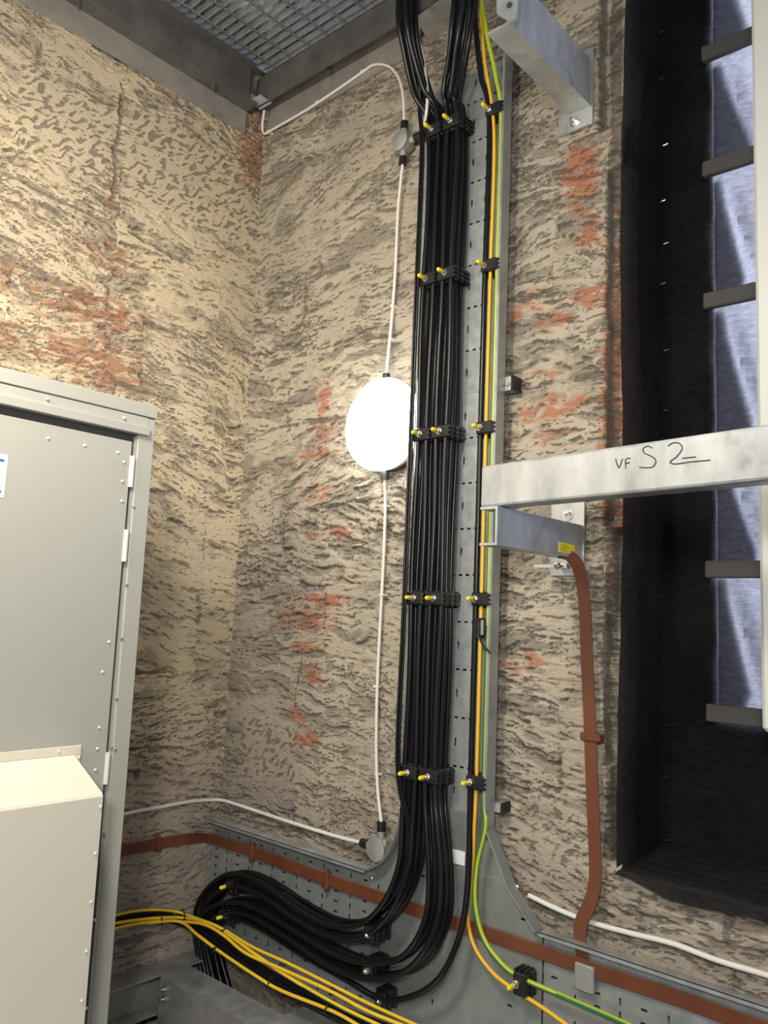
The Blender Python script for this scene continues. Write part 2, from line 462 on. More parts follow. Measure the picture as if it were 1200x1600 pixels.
def grid_wall(name, us, zs, to_world, field, material, extra=None):
    U, Z = np.meshgrid(us, zs)
    d, strat_shade, red, grey, tone, tool = field(U, Z)
    V = to_world(U, Z, d).reshape(-1, 3)
    nu, nz = len(us), len(zs)
    i, j = np.meshgrid(np.arange(nu-1), np.arange(nz-1))
    a = (j*nu+i).ravel()
    F = np.stack([a, a+1, a+nu+1, a+nu], 1)
    keep = np.ones(len(F), bool)
    if extra is not None: keep = extra(U, Z)[:-1, :-1].ravel()
    F = F[keep]
    me = bpy.data.meshes.new(name)
    me.vertices.add(len(V)); me.vertices.foreach_set('co', V.ravel())
    me.loops.add(F.size); me.loops.foreach_set('vertex_index', F.ravel().astype(np.int32))
    me.polygons.add(len(F)); me.polygons.foreach_set('loop_start', np.arange(0, F.size, 4, dtype=np.int32))
    me.update(calc_edges=True)
    me.polygons.foreach_set('use_smooth', np.ones(len(F), bool))
    for k, arr in (('mid', MID), ('strat_shade', strat_shade), ('red', red), ('grey', grey), ('tone', tone)):
        at = me.attributes.new(k, 'FLOAT', 'POINT'); at.data.foreach_set('value', arr.ravel().astype(np.float32))
    me.materials.append(material); me.validate()
    o = bpy.data.objects.new(name, me); col.objects.link(o)
    return o

def R2(px, py, ra, rc, k, left=False):
    q = P(px, py, x=0.0) if left else P(px, py, y=0.0)
    return ((q.y if left else q.x), q.z, ra*1.3, rc*1.45, k*1.08)
reds_left = [R2(395,240,.07,.13,1.0,True), R2(130,480,.28,.06,.75,True), R2(160,565,.16,.08,.85,True), R2(60,540,.3,.05,.7,True),
             R2(170,400,.12,.05,.6,True), R2(20,600,.2,.04,.8,True), R2(170,300,.05,.09,.5,True)]
reds_back = [R2(505,625,.03,.05,.95), R2(505,670,.06,.03,.85), R2(492,708,.06,.02,.95), R2(500,770,.07,.02,.9), R2(540,838,.06,.03,.7), R2(488,835,.05,.015,.8),
             R2(505,940,.10,.02,1.0), R2(480,970,.12,.03,1.0), R2(480,1012,.07,.02,.8), R2(490,1055,.05,.03,.8), R2(465,1118,.05,.02,1.0), R2(480,1155,.05,.025,1.0),
             R2(905,275,.06,.09,.85), R2(925,365,.05,.04,.8), R2(930,462,.09,.02,1.0), R2(870,500,.08,.03,.6), R2(958,620,.035,.34,.85), R2(860,640,.10,.03,.8), R2(840,680,.1,.02,.8), R2(820,480,.08,.04,.6),
             R2(820,1035,.08,.03,.65), R2(850,590,.06,.03,.5), R2(900,1050,.03,.04,.45), R2(965,420,.03,.25,.8)]
tA0, tA1 = P(30,130,x=0), P(185,320,x=0)
tB0, tB1 = P(190,200,x=0), P(395,400,x=0)
tools_left = [(P(20,200,x=0).y, P(178,200,x=0).y, P(100,270,x=0).z, P(100,125,x=0).z, 1.0),
              (P(190,260,x=0).y, P(402,300,x=0).y, P(300,350,x=0).z, P(300,205,x=0).z, 1.0),
              (P(110,560,x=0).y, P(180,560,x=0).y, P(150,600,x=0).z, P(150,500,x=0).z, .6)]
tools_back = [(P(375,1150,y=0).x, P(470,1150,y=0).x, P(420,1225,y=0).z, P(420,1120,y=0).z, .9),
              (P(820,1300,y=0).x, P(900,1300,y=0).x, P(860,1370,y=0).z, P(860,1230,y=0).z, .6),
              (P(1000,1400,y=0).x, P(1140,1400,y=0).x, P(1050,1430,y=0).z, P(1050,1370,y=0).z, .8)]
def greys_left(u, z): return .85*(1-sst(.75, 1.35, z)) 
def greys_back(u, z): return .55*(1-sst(.80, 1.15, z)) + .30*(1-sst(.2, .75, u))*sst(2.3, 1.9, z)
ys = np.concatenate([np.arange(-3.2, -1.32, .04), np.arange(-1.32, .0351, .0043)])
zs = np.concatenate([np.arange(-.05, .3, .05), np.arange(.3, 3.66, .0043), np.arange(3.66, 4.85, .04)])
zj = (P(185,320,x=0).z, P(185,120,x=0).z)
wl = grid_wall('wall_left', ys, zs, lambda U, Z, d: np.stack([-d+.010, U, Z], -1),
               lambda U, Z: stone_field(U, Z, 11, -.13, tools_left, reds_left, greys_left, [(P(184,230,x=0).y, *zj)]), M['stone_left'])
struct(wl)

SILL = 1.0
def xedge(z):
    e_ = np.where(z > 2.98, 1.497, np.where(z > 2.85, 1.574, np.where((z > 1.63) & (z < 1.86), 1.555, np.where(z < 1.25, 1.545, 1.525))))
    return e_
xs = np.concatenate([np.arange(-.03, 1.583, .0043), np.arange(1.59, 2.1, .012), np.arange(2.1, 3.3, .05)])
def back_field(U, Z):
    d, strat_shade, red, grey, tone, tool = stone_field(U, Z, 23, .02, tools_back, reds_back, greys_back,
        [(P(1138,1440,y=0).x, .7, .99)])
    xe = xedge(Z) + .010*fbm(Z*9, Z*0, 3, 5)
    k = sst(-.004, .008, U-xe)*(Z > SILL+.02)
    d = d + .038*k*(1-.3*fbm(Z*12, U*12, 2, 8))
    strat_shade = np.maximum(strat_shade, .8*np.clip(1-np.abs(U-xe-.004)/.008, 0, 1)*(Z > SILL+.02))  # dark line painted along the crevice at the recess edge
    return d, strat_shade, red, grey, tone, tool
def keep_back(U, Z): return ~((U >= 1.578) & (Z > SILL-.003) & (Z < 4.3))
wb = grid_wall('wall_back', xs, zs, lambda U, Z, d: np.stack([U, d-.010, Z], -1), back_field, M['stone_back'], keep_back)
struct(wb)
# jamb and sloping sill of the window recess
mb = MB()
mb.add([(1.572, .02, SILL), (1.572, .02, 4.3), (1.580, .22, 4.3), (1.580, .22, SILL+.03)], [(0,1,2,3)])
mb.add([(1.572, .008, SILL-.004), (3.2, .008, SILL-.004), (3.2, .24, SILL+.035), (1.578, .24, SILL+.035)], [(0,1,2,3)])
mb.add([(1.582, .008, 4.3), (3.2, .008, 4.3), (3.2, .24, 4.3), (1.600, .24, 4.3)], [(0,1,2,3)])
o = obj('trim_1', mb, M['stone_back']); struct(o)

mb = MB(); mb.box((-.06,-3.2,-.06), (3.3,.05,0)); fl = obj('floor', mb, M['slab']); struct(fl)
mb = MB(); mb.box((-.06,-3.2,4.85), (3.3,.3,4.95)); struct(obj('ceiling', mb, M['slab']))

# ------------------------------------------------------------------ window: boards, openings, cloth
mb = MB()
mb.box((1.560,.222,SILL+.02), (1.742,.262,4.3)); mb.box((1.742,.222,SILL+.02), (3.2,.262,1.375)); mb.box((1.742,.222,4.1),(3.2,.262,4.3)); mb.box((2.75,.222,1.375),(3.2,.262,4.1))
win = obj('window_1', mb, M['board']); struct(win)

def panel_fold(x, z, z0, z1):
    """sagging folds of the cloth between two laths"""
    t = (z1-z)/(z1-z0); a = x-1.742
    y = .004*math.sin(a*30+z*9)
    y += .022*math.exp(-((a-.02-.11*t)/.018)**2)*min(1, 4*t)*(1-t*.3)
    y += .012*math.exp(-((a-.20-.07*t)/.03)**2)
    return y
lz = [3.215, 2.868, 2.486, 2.085, 1.757, 1.392]
mb = MB()
def sheet(nu, nv, fn):
    vs = [fn(i/(nu-1), j/(nv-1)) for j in range(nv) for i in range(nu)]
    mb.add(vs, [(j*nu+i, j*nu+i+1, (j+1)*nu+i+1, (j+1)*nu+i) for j in range(nv-1) for i in range(nu-1)])
def crv(a, b, t): return a+(b-a)*t
# jamb strip (wall face edge to board corner), board strip, opening strip: one continuous cloth
secs = [(0, 1.574, -.006), (.05, 1.592, .03), (.22, 1.600, .195), (.26, 1.612, .2120), (.40, 1.742, .2150)]
def cloth(u, v):
    z = SILL+.012 + v*(4.28-SILL-.012)
    if u < .4:
        for (a, xa, ya), (b, xb, yb) in zip(secs, secs[1:]):
            if u <= b:
                t = (u-a)/(b-a); x = crv(xa, xb, t); y = crv(ya, yb, t); break
        y += .002*math.sin(z*21+u*30)+.001*math.sin(z*53)
        x += .006*math.sin(z*4.1)*(1-u/.4) if u < .22 else 0
        return (x, y, z)
    x = 1.742 + (u-.4)/.6*1.4
    y = .212
    for z1, z0 in zip([4.28]+lz, lz+[1.0]):
        if z0 <= z <= z1: y = .2150 - panel_fold(x, z, z0, z1) * (1 if z > 1.39 else .3) * min(1, (x-1.742)/.07)
    return (x, y, z)
sheet(150, 420, cloth)
# flap over the sill and the stone below
def flap(u, v):
    x = 1.574 + u*1.6
    dz_ = -.018 - .012*math.sin(x*7) - .010*math.sin(x*19)
    pr = [(0, -.030, SILL-.0+dz_*1.0), (.35, -.022, SILL+.004), (.55, .03, SILL+.015), (1, .213, SILL+.048)]
    for (a, ya, za), (b, yb, zb) in zip(pr, pr[1:]):
        if v <= b or b == 1:
            t = (v-a)/(b-a); return (x, crv(ya, yb, t)+.003*math.sin(x*40), crv(za, zb, t))
sheet(120, 24, flap)
net = tag(obj('window_netting', mb, M['net'], smooth=True, sharp=60), 'black woven netting stapled over the tall window recess', 'netting')
for k, (z1, z0) in enumerate(zip([3.57]+lz, lz)):
    m2 = MB(); hh = z1-z0; w_ = .085+.02*math.sin(k*2.1); r0 = .012
    m2.add([(1.744,.2225,z1-.02), (1.744+r0,.2225,z1-.02), (1.744+r0+w_,.2225,z0+.05), (1.744+r0+w_*.8,.2225,z0), (1.744,.2225,z0)], [(0,1,2,3,4)])
    m2.add([(1.744+r0,.2245,z1-.02), (1.744+r0+.012,.2245,z1-.02), (1.744+r0+w_+.006,.2245,z0+.05), (1.744+r0+w_-.003,.2245,z0+.05)], [(0,1,2,3)])
    obj('folded_layer', m2, M['net'], net)
# frayed see-through edge that laps onto the stone
mb = MB()
def fray(u, v):
    z = 1.03+v*2.55; return (1.536+.04*u+.004*math.sin(z*17)*(1-u), -.006-.012*u+.004*math.sin(z*30), z)
sheet(6, 160, fray)
obj('netting_edge', mb, M['netedge'], net, smooth=True)
# staples
for px, py in ((1033,50),(1033,123),(1040,226),(1036,314),(1041,380),(1036,443),(1041,547),(1040,641),(1034,827),(1034,931),(1038,1037),(1041,1133),(1038,1215),(1045,1313),(1108,1345)):
    q = P(px, py, y=.172); m2 = MB(); m2.cyl(q+Vector((-.007,0,-.001)), q+Vector((.007,0,.001)), .0017, 6)
    obj('staple', m2, M['chrome'], net)
for k, (z_, where) in enumerate(zip(lz, ('topmost lath, near the top of the picture', 'second lath from the top', 'third lath from the top', 'lath hidden behind the marked steel beam', 'first lath below the marked steel beam', 'lowest lath, above the black lower panel'))):
    if k == 3: continue
    mb = MB(); mb.box((1.725,.168,z_-.022), (3.1,.190,z_+.022), .003)
    tag(obj('window_lath', mb, M['lath']), 'dark timber batten on the window cloth, ' + where, 'lath', 'laths across the window cloth')
# white vertical trunking in front of the window
mb = MB(); q = P(1190,1143,y=-.075)
mb.box((q.x, -.075, q.z), (q.x+.06, -.02, 4.2), .008)
o = obj('white_trunking', mb, M['offw'], smooth=True)
tag(o, 'off-white vertical trunking hanging in front of the window at the right edge', 'trunking')
for z_ in (3.95, 2.2):
    mb = MB(); mb.box((q.x+.012,-.02,z_), (q.x+.048,.165,z_+.04))
    obj('standoff_bracket', mb, M['galv_dull'], o)

# ------------------------------------------------------------------ grating, beams above
GZ = 3.735
beam = thing('support_channel', 'long steel angle and channel along the left wall carrying the grating', 'steel beam', (.05,-1.2,3.5))
mb = MB(); mb.box((.004,-2.6,3.495), (.014,-.11,3.585)); obj('angle_leg', mb, M['angle'], beam)
mb = MB(); mb.box((.004,-2.6,3.585), (.085,-.11,3.592)); obj('angle_flange', mb, M['beam'], beam)  # same angle as the leg, underside shade put into a darker colour
mb = MB(); mb.box((.085,-2.6,3.592), (.091,-.16,3.715)); mb.box((.091,-2.6,3.710), (.125,-.16,3.716)); obj('channel_web', mb, M['beam'], beam)
for py_ in (-.30,-.85):
    mb = MB(); mb.hexa((.05,py_,3.585), (.05,py_,3.572), .010); mb.cyl((.05,py_,3.585),(.05,py_,3.560),.005,8); obj('bolt', mb, M['beam'], beam)
beam = thing('support_channel', 'steel angle and channel along the back wall, white conduit fixed on it', 'steel beam', (.4,-.05,3.5))
mb = MB(); mb.box((.03,-.014,3.535), (.83,-.004,3.632)); obj('angle_leg', mb, M['angle'], beam)
mb = MB(); mb.box((.03,-.080,3.632), (.86,-.004,3.639)); obj('angle_flange', mb, M['beam'], beam)  # darker than its leg: underside shade is in the colour
mb = MB(); mb.box((.04,-.090,3.600), (1.9,-.084,3.722)); mb.box((.04,-.084,3.716),(1.9,-.03,3.722)); obj('channel_web', mb, M['beam'], beam)
mb = MB(); mb.hexa((.42,-.05,3.632), (.42,-.05,3.618), .011); mb.cyl((.42,-.05,3.632),(.42,-.05,3.606),.006,8); obj('bolt', mb, M['beam'], beam)

gr = thing('floor_grating', 'open steel floor grating overhead between the two wall beams', 'grating', (.8,-.9,GZ))
k = 0; y_ = -.115
mb = MB(); mb.box((.10,-.098,GZ-.012), (1.75,-.093,GZ+.022)); mb.box((.10,-2.3,GZ-.012),(.105,-.098,GZ+.022)); obj('edge_bar', mb, M['grating'], gr)
while y_ > -2.2:
    mb = MB(); mb.box((.105,y_-.0025,GZ-.010), (1.75,y_+.0025,GZ+.014)); obj('bearing_bar', mb, M['grating'], gr); y_ -= .0345
x_ = .16
while x_ < 1.75:
    mb = MB(); n_ = 300
    pts = [Vector((x_, -.10-2.18*i/n_, GZ-.013)) for i in range(n_+1)]
    mb.tube(pts, .0035, 5, corr=.35); obj('cross_rod', mb, M['chrome'], gr); x_ += .098

# things on the floor above, seen through the grating
def perf_sheet(mb_, o, eu, ev, nu, nv, cu, cv, pat):
    """sheet of nu x nv cells with slots; pat(i,j) -> None or (half length, half width, vertical)"""
    o = Vector(o); eu = Vector(eu); ev = Vector(ev)
    for i in range(nu):
        for j in range(nv):
            c = o + eu*(cu*(i+.5)) + ev*(cv*(j+.5)); s_ = pat(i, j)
            rect = []
            for a in range(12):
                t = 2*math.pi*(a+.5)/12; cx, cy = math.cos(t), math.sin(t)
                k_ = min(cu/2/max(abs(cx),1e-6), cv/2/max(abs(cy),1e-6))
                rect.append((cx*k_, cy*k_))
            for a in (1, 4, 7, 10):  # snap the nearest points into the corners
                pass
            if s_ is None:
                mb_.add([c+eu*(sx*cu/2)+ev*(sy*cv/2) for sx, sy in ((-1,-1),(1,-1),(1,1),(-1,1))], [(0,1,2,3)]); continue
            hl, hw, vert = s_
            sl = []
            for a in range(12):
                t = 2*math.pi*(a+.5)/12
                x__ = math.cos(t)*hw; y__ = math.sin(t)*hw
                if vert: y__ += math.copysign(hl-hw, y__)
                else: x__ += math.copysign(hl-hw, x__)
                sl.append((x__, y__))
            corners = [(1,1),(-1,1),(-1,-1),(1,-1)]
            out = []
            # outer loop: corner and edge points, three per side
            for a in range(12):
                q_, r_ = divmod(a, 3)
                cs = [((1,.33),(1,1),(.33,1)), ((-.33,1),(-1,1),(-1,.33)), ((-1,-.33),(-1,-1),(-.33,-1)), ((.33,-1),(1,-1),(1,-.33))][q_][r_]
                out.append((cs[0]*cu/2, cs[1]*cv/2))
            vs = [c+eu*a+ev*b for a, b in out] + [c+eu*a+ev*b for a, b in sl]
            mb_.add(vs, [(a, (a+1) % 12, 12+(a+1) % 12, 12+a) for a in range(12)])
mb = MB()
perf_sheet(mb, (.15,-.95,4.10), (1,0,0), (0,1,0), 13, 22, .038, .036, lambda i, j: (.010,.007,0) if (i+j) % 2 else None)
mb.box((.15,-.955,4.10), (.65,-.945,4.16)); mb.box((.15,-.16,4.10), (.65,-.15,4.16))
up = obj('overhead_cable_tray', mb, M['duct'], solid=.002)
tag(up, 'blue-grey perforated cable tray seen above the ceiling grating', 'cable tray')
mb = MB(); mb.box((.70,-1.6,4.05), (1.05,-.02,4.30), .01); tag(obj('overhead_duct', mb, M['beam']), 'grey duct seen through the right side of the grating', 'duct')
for i in range(3):
    mb = MB(); mb.box((.42+.0*i,-.86+.13*i,4.36), (.66,-.80+.13*i,4.42)); tag(obj('red_packing_block', mb, M['rust']), 'brick-red block seen above the grating, ' + ('farthest from the back wall','middle one of the three','closest to the back wall')[i], 'block', 'red blocks above the grating')
for i, (xx, r_, lb) in enumerate(((.20,.022,'pale pipe above the grating, nearest the left wall'), (.30,.016,'thinner pale pipe above the grating, beside the larger one'))):
    mb = MB(); mb.tube(spline([(xx,-1.7,3.98),(xx+.02,-1.0,3.97),(xx+.01,-.5,3.98),(xx,-.03,3.99)], .05), r_, 14)
    tag(obj('overhead_pipe', mb, M['duct'], smooth=True), lb, 'pipe')
mb = MB()
for i in range(9):
    a = P(352+5*i, 118+4*i, z=3.80)
mb.box((.05,-.13,3.600), (.12,-.07,3.606)); mb.box((.05,-.13,3.606),(.055,-.07,3.64))
tag(obj('corner_clip', mb, M['duct']), 'small bright steel clip in the gap where the two beams meet', 'clip')

# steel stub with bolt above the black cables
mb = MB(); pa = [P(650,30,z=3.56), P(680,70,z=3.56), P(745,38,z=3.56), P(722,-22,z=3.56)]
mb.prism(pa, (0,0,.008)); mb.prism([pa[0], pa[1], pa[1]+Vector((-.006,0,0)), pa[0]+Vector((-.006,0,0))], (0,0,.07))
o = tag(obj('beam_seat', mb, M['galv_dull']), 'grey steel seat plate under the beam, between the two black cable fans', 'bracket')
mb = MB(); q = P(713,28,z=3.555); mb.hexa(q, q+Vector((0,0,-.012)), .012); mb.cyl(q, q+Vector((0,0,-.028)), .006, 8); obj('bolt', mb, M['chrome'], o)
mb = MB(); mb.box((pa[0].x, -.02, 3.568), (pa[0].x+.15, -.084, 3.600)); obj('packer', mb, M['beam'], o)

# ------------------------------------------------------------------ cable trays
TY = -.045
def vslots(i, j):
    if j % 2 == 0: return (.0068, .0030, 0)
    return (.0120, .0030, 1) if i % 2 == 0 else None
def hslots(i, j):
    return (.0085, .0035, 0) if i % 2 == 0 else (.0085, .0030, 1)
tv = thing('cable_tray', 'tall vertical perforated steel cable tray carrying the black cables', 'cable tray', (1.085,TY,1.0))
mb = MB(); perf_sheet(mb, (.937,TY,1.02), (1,0,0), (0,0,1), 12, 34, .0248, .0675, vslots)
obj('perforated_web', mb, M['tray'], tv, solid=.0016)
for x0, sgn in ((.9355,1), (1.2345,-1)):
    mb = MB(); mb.box((x0-.0008,TY,1.02), (x0+.0008,TY-.040,3.30)); mb.box((x0,TY-.040,1.02), (x0+sgn*.009,TY-.0385,3.30)); obj('side_flange', mb, M['tray'], tv)

TZ = .850
def z_top(x): return .860 - .022*min(1, x/.8)
th = thing('cable_tray', 'horizontal perforated tray left of the tee, brown tape along its top', 'cable tray', (.4,TY,.42))
mb = MB(); perf_sheet(mb, (.02,TY,.43), (1,0,0), (0,0,1), 13, 14, .0607, .0300, lambda i, j: hslots(i, j) if j != 11 else None)
obj('perforated_web', mb, M['tray'], th, solid=.0016)
mb = MB(); mb.box((.02,TY,.850), (.81,TY-.045,.8516)); mb.box((.02,TY-.045,.842), (.81,TY-.0434,.8516)); obj('top_flange', mb, M['galv'], th)
mb = MB(); mb.box((.02,TY,.4285), (.81,TY-.045,.430)); mb.box((.02,TY-.045,.430), (.81,TY-.0434,.440)); obj('bottom_flange', mb, M['galv'], th)
tr = thing('cable_tray', 'horizontal perforated tray right of the tee, under the window', 'cable tray', (2.1,TY,.42))
mb = MB(); perf_sheet(mb, (1.395,TY,.41), (1,0,0), (0,0,1), 26, 14, .0585, .0300, lambda i, j: (None if j in (4, 8, 11) else hslots(i, j)))
obj('perforated_web', mb, M['tray'], tr, solid=.0016)
mb = MB(); mb.box((1.395,TY,.830), (2.9,TY-.030,.8316)); mb.box((1.395,TY-.030,.822), (2.9,TY-.0284,.8316)); obj('top_flange', mb, M['galv'], tr)

# plain tee with curved left and chamfered right gusset
tee = thing('tray_tee', 'plain grey steel tee sheet where the vertical tray meets the horizontal one', 'cable tray', (1.1,TY,.3))
Y2 = TY-.004
gl = spline([(.807,.850), (.842,.868), (.880,.905), (.912,.955), (.933,1.02), (.9365,1.06)] and
            [Vector((a, Y2, b)) for a, b in ((.807,.846),(.850,.868),(.885,.905),(.915,.960),(.933,1.02),(.9365,1.07))], .02)
gR = [Vector((1.2335,Y2,1.07)), Vector((1.2345,Y2,1.055)), Vector((1.312,Y2,.915)), Vector((1.392,Y2,.832))]
outer = [Vector((.807,Y2,.30)), Vector((.807,Y2,.846))] + gl[1:] + gR + [Vector((1.392,Y2,.30))]
holes = []
for hx, hz, hv in ((.835,.80,1),(.88,.745,1),(1.00,.87,0),(1.16,.795,0),(1.335,.84,0),(1.345,.70,1),(1.30,.62,0),(1.05,.55,1),(1.16,1.03,0),(1.25,.50,0),(1.12,.45,0),(.93,.62,0),(1.35,.50,1)):
    a_, b_ = (.0035,.008) if hv else (.009,.0035)
    holes.append([Vector((hx+a_*math.cos(t*math.pi/4), Y2, hz+b_*math.sin(t*math.pi/4))) for t in range(8)])
loops = [outer]+holes; flat = [v for l in loops for v in l]
tri = tessellate_polygon([[Vector((v.x, v.z, 0)) for v in l] for l in loops])
mb = MB(); mb.add(flat, [tuple(t) for t in tri]); obj('plain_web', mb, M['plate'], tee, solid=.0016)
mb = MB()
mb.add([p for p in gl]+[p+Vector((0,-.038,0)) for p in gl], [(i, i+1, len(gl)+i+1, len(gl)+i) for i in range(len(gl)-1)])
obj('curved_flange', mb, M['tray'], tee, solid=.0016, smooth=True)
mb = MB()
ln = gR[1:]
mb.add([p for p in ln]+[p+Vector((0,-.038,0)) for p in ln]+[p+Vector((-.0025,-.0385,-.002)) for p in ln],
       [(i, i+1, 3+i+1, 3+i) for i in range(2)]+[(3+i, 3+i+1, 6+i+1, 6+i) for i in range(2)])
obj('chamfered_flange', mb, M['plate'], tee, solid=.0016)
mb = MB(); mb.box((.93,Y2,.9195), (1.312,Y2-.0016,.9215)); mb.box((.8115,Y2,.43),(.8130,Y2-.0016,.846)); obj('joint_seam', mb, M['galv'], tee)
for px, py in ((622,1333),(630,1337),(580,1372),(797,1391),(808,1386),(608,1444)):
    q = P(px, py, y=Y2); mb = MB(); mb.lathe(q, (0,-1,0), [(.006,0),(.006,.0015),(.004,.0035),(.001,.0042)], 12); obj('rivet', mb, M['chrome'], tee, smooth=True)
# strut brackets behind the tray
for (px, py, lb) in ((797,600,'black-capped strut end beside the tray, right of the round lamp level'), (783,1262,'black-capped strut end at the foot of the vertical tray')):
    q = P(px, py, y=-.035)
    t_ = thing('strut_channel', lb, 'strut', (1.1,-.02,q.z-.02), 'strut brackets behind the vertical tray')
    big = py < 900
    hx = q.x+(.012 if big else .004); hh = .020 if big else .012
    mb = MB(); mb.box((.80 if big else .95,TY+.002,q.z-hh), (hx-.002,-.004,q.z+hh)); obj('channel', mb, M['galv_dull'], t_)
    mb = MB(); mb.box((hx-.002,TY-.004 if big else TY+.004,q.z-hh-.002), (hx+.006,-.002,q.z+hh+.002), .002); obj('end_cap', mb, M['blackp'], t_)
    if big:
        mb = MB(); mb.hexa((hx-.013,TY+.002,q.z), (hx-.013,TY-.006,q.z), .008); obj('bolt', mb, M['chrome'], t_)

# ------------------------------------------------------------------ cables up the tray
LV = [3.125, 2.632, 2.145, 1.657, 1.163]
def black(name, pts, r, lb, grp, m_='black', corr=0.0, step=.012):
    mb = MB(); mb.tube(spline(pts, step), r, 10, corr=corr)
    o = tag(obj(name, mb, M[m_], smooth=True, sharp=80), lb, 'cable', grp); return o

def offset_path(pts, dn, dy, wob=0.0, seed=0):
    """parallel copy of a centre line lying near the wall plane, shifted dn in the plane and dy off it"""
    pts = spline(pts, .03); out = []; acc = 0
    for i, p in enumerate(pts):
        T = pts[min(i+1, len(pts)-1)] - pts[max(i-1, 0)]
        if i: acc += (p-pts[i-1]).length
        N = Vector((T.z, 0, -T.x)); L_ = N.length
        tl = T.length
        N = N/tl if tl > 0 else N
        if L_ < 1e-6: N = Vector((1,0,0))
        out.append(p + N*dn + Vector((0,dy,0)) + Vector((wob*math.sin(acc*9+seed), 0, wob*math.cos(acc*7+seed*2))))
    return out
YM = -.088
def pp(l): return [P(a, b, y=c) for a, b, c in l]
topA = pp([(641,-70,-.24),(636,0,-.24),(637,45,-.23),(648,100,-.18),(662,150,-.135)])
botA = pp([(645,1290,-.092),(640,1350,-.10),(617,1408,-.105),(577,1448,-.10),(525,1452,-.11),(470,1425,-.12),(420,1390,-.12),(378,1373,-.11),(348,1382,-.11)])
endA = pp([(323,1412,-.10),(318,1450,-.085),(326,1500,-.075),(338,1560,-.075),(352,1640,-.075)])
cA = topA + [Vector((.990,YM,LV[0])), Vector((.990,YM,2.6)), Vector((.990,YM,2.1)), Vector((.990,YM,1.6)), Vector((.990,YM,LV[4]))] + botA + endA
topB = pp([(730,-70,-.20),(725,0,-.20),(718,60,-.18),(711,115,-.14),(705,155,-.115)])
botB = pp([(683,1290,-.095),(688,1360,-.10),(684,1430,-.11),(660,1483,-.115),(625,1510,-.105),(573,1512,-.105),(520,1492,-.115),(450,1448,-.12),(395,1420,-.11),(350,1420,-.11)])
endB = pp([(326,1440,-.10),(326,1475,-.085),(336,1520,-.080),(348,1570,-.080),(362,1650,-.080)])
cB = topB + [Vector((1.062,YM,LV[0])), Vector((1.062,YM,2.6)), Vector((1.062,YM,2.1)), Vector((1.062,YM,1.6)), Vector((1.062,YM,LV[4]))] + botB + endB
lay = ('back layer', 'middle layer', 'front layer')
for nm, c_, s0 in (('left', cA, 0), ('right', cB, 5)):
    for ci_, cn in ((-1, 'left'), (1, 'right')):
        for l in range(3):
            pts = offset_path(c_, ci_*-.0180, .024-.024*l, .0028, s0+ci_*2+l)
            black('power_cable', pts, .0082, f'black cable of the {nm} bundle on the tall tray, {cn} column, {lay[l]}', 'black cables clamped to the tall tray')
for k, (dx, lb) in enumerate(((-.006,'thin black wire at the far left edge of the black bundle'), (.004,'second thin black wire beside the far left one'))):
    up_ = pp([(646+6*k,-60,-.20),(640+6*k,30,-.20),(650+4*k,120,-.16),(655+3*k,180,-.125)])
    pts = up_ + [Vector((.965+dx,-.135,z_)) for z_ in (3.05,2.6,2.1,1.6,1.18)] + pp([(637+4*k,1290,-.115),(635+4*k,1350,-.115),(612,1405,-.12),(570,1436,-.12),(520,1432,-.12),(440,1388,-.12),(380,1362,-.12)]) + pp([(336,1385,-.11),(314,1425,-.10),(314,1465,-.09),(322,1510,-.085),(336,1580,-.085),(350,1650,-.085)])
    black('thin_cable', pts, .0040, lb, 'thin black wires')

# third run: single heavy black cable, yellow and yellow-green conductors
XC = 1.178
cC = pp([(738,-70,-.13),(741,0,-.13),(745,60,-.115),(752,120,-.095)]) + [Vector((XC,-.078,z_)) for z_ in (3.1,2.6,2.1,1.6,1.16)] + \
     pp([(733,1340,-.085),(727,1420,-.10),(712,1480,-.115),(683,1532,-.12),(640,1558,-.11),(594,1560,-.10),(540,1530,-.115),(470,1490,-.125),(410,1452,-.12),(365,1432,-.115)]) + pp([(340,1445,-.105),(334,1475,-.09),(342,1520,-.085),(354,1570,-.085),(368,1650,-.085)])
black('power_cable', cC, .0085, 'single heavy black cable looping down right of the bundles to the lowest clamp', None)
pts = pp([(750,-60,-.12),(751,0,-.12),(757,90,-.10)]) + [Vector((XC+.019,-.078,z_)) for z_ in (3.05,2.6,2.1,1.6,1.18)] + pp([(741,1300,-.075),(738,1370,-.070),(731,1430,-.075),(741,1478,-.085),(770,1520,-.088),(808,1549,-.085),(850,1576,-.08),(900,1612,-.08)])
black('earth_cable', pts, .0053, 'yellow cable beside the heavy black one, curving right through the lowest clamp', None, 'orange')
pts = pp([(745,-60,-.12),(752,0,-.12),(762,60,-.11),(775,120,-.09)]) + [Vector((1.221,-.078,z_)) for z_ in (3.08,2.6,2.1,1.6,1.16)] + pp([(758,1290,-.085),(745,1350,-.095),(742,1410,-.10),(755,1465,-.10),(783,1505,-.095),(812,1527,-.088),(870,1553,-.08),(960,1592,-.08),(1010,1615,-.08)])
mb = MB(); mb.tube(spline(pts, .012), .0068, 12, two=.012)
tag(obj('earth_cable', mb, [M['lime'], M['green']], smooth=True, sharp=80), 'green and yellow striped earth cable down the right side of the tall tray', 'cable')

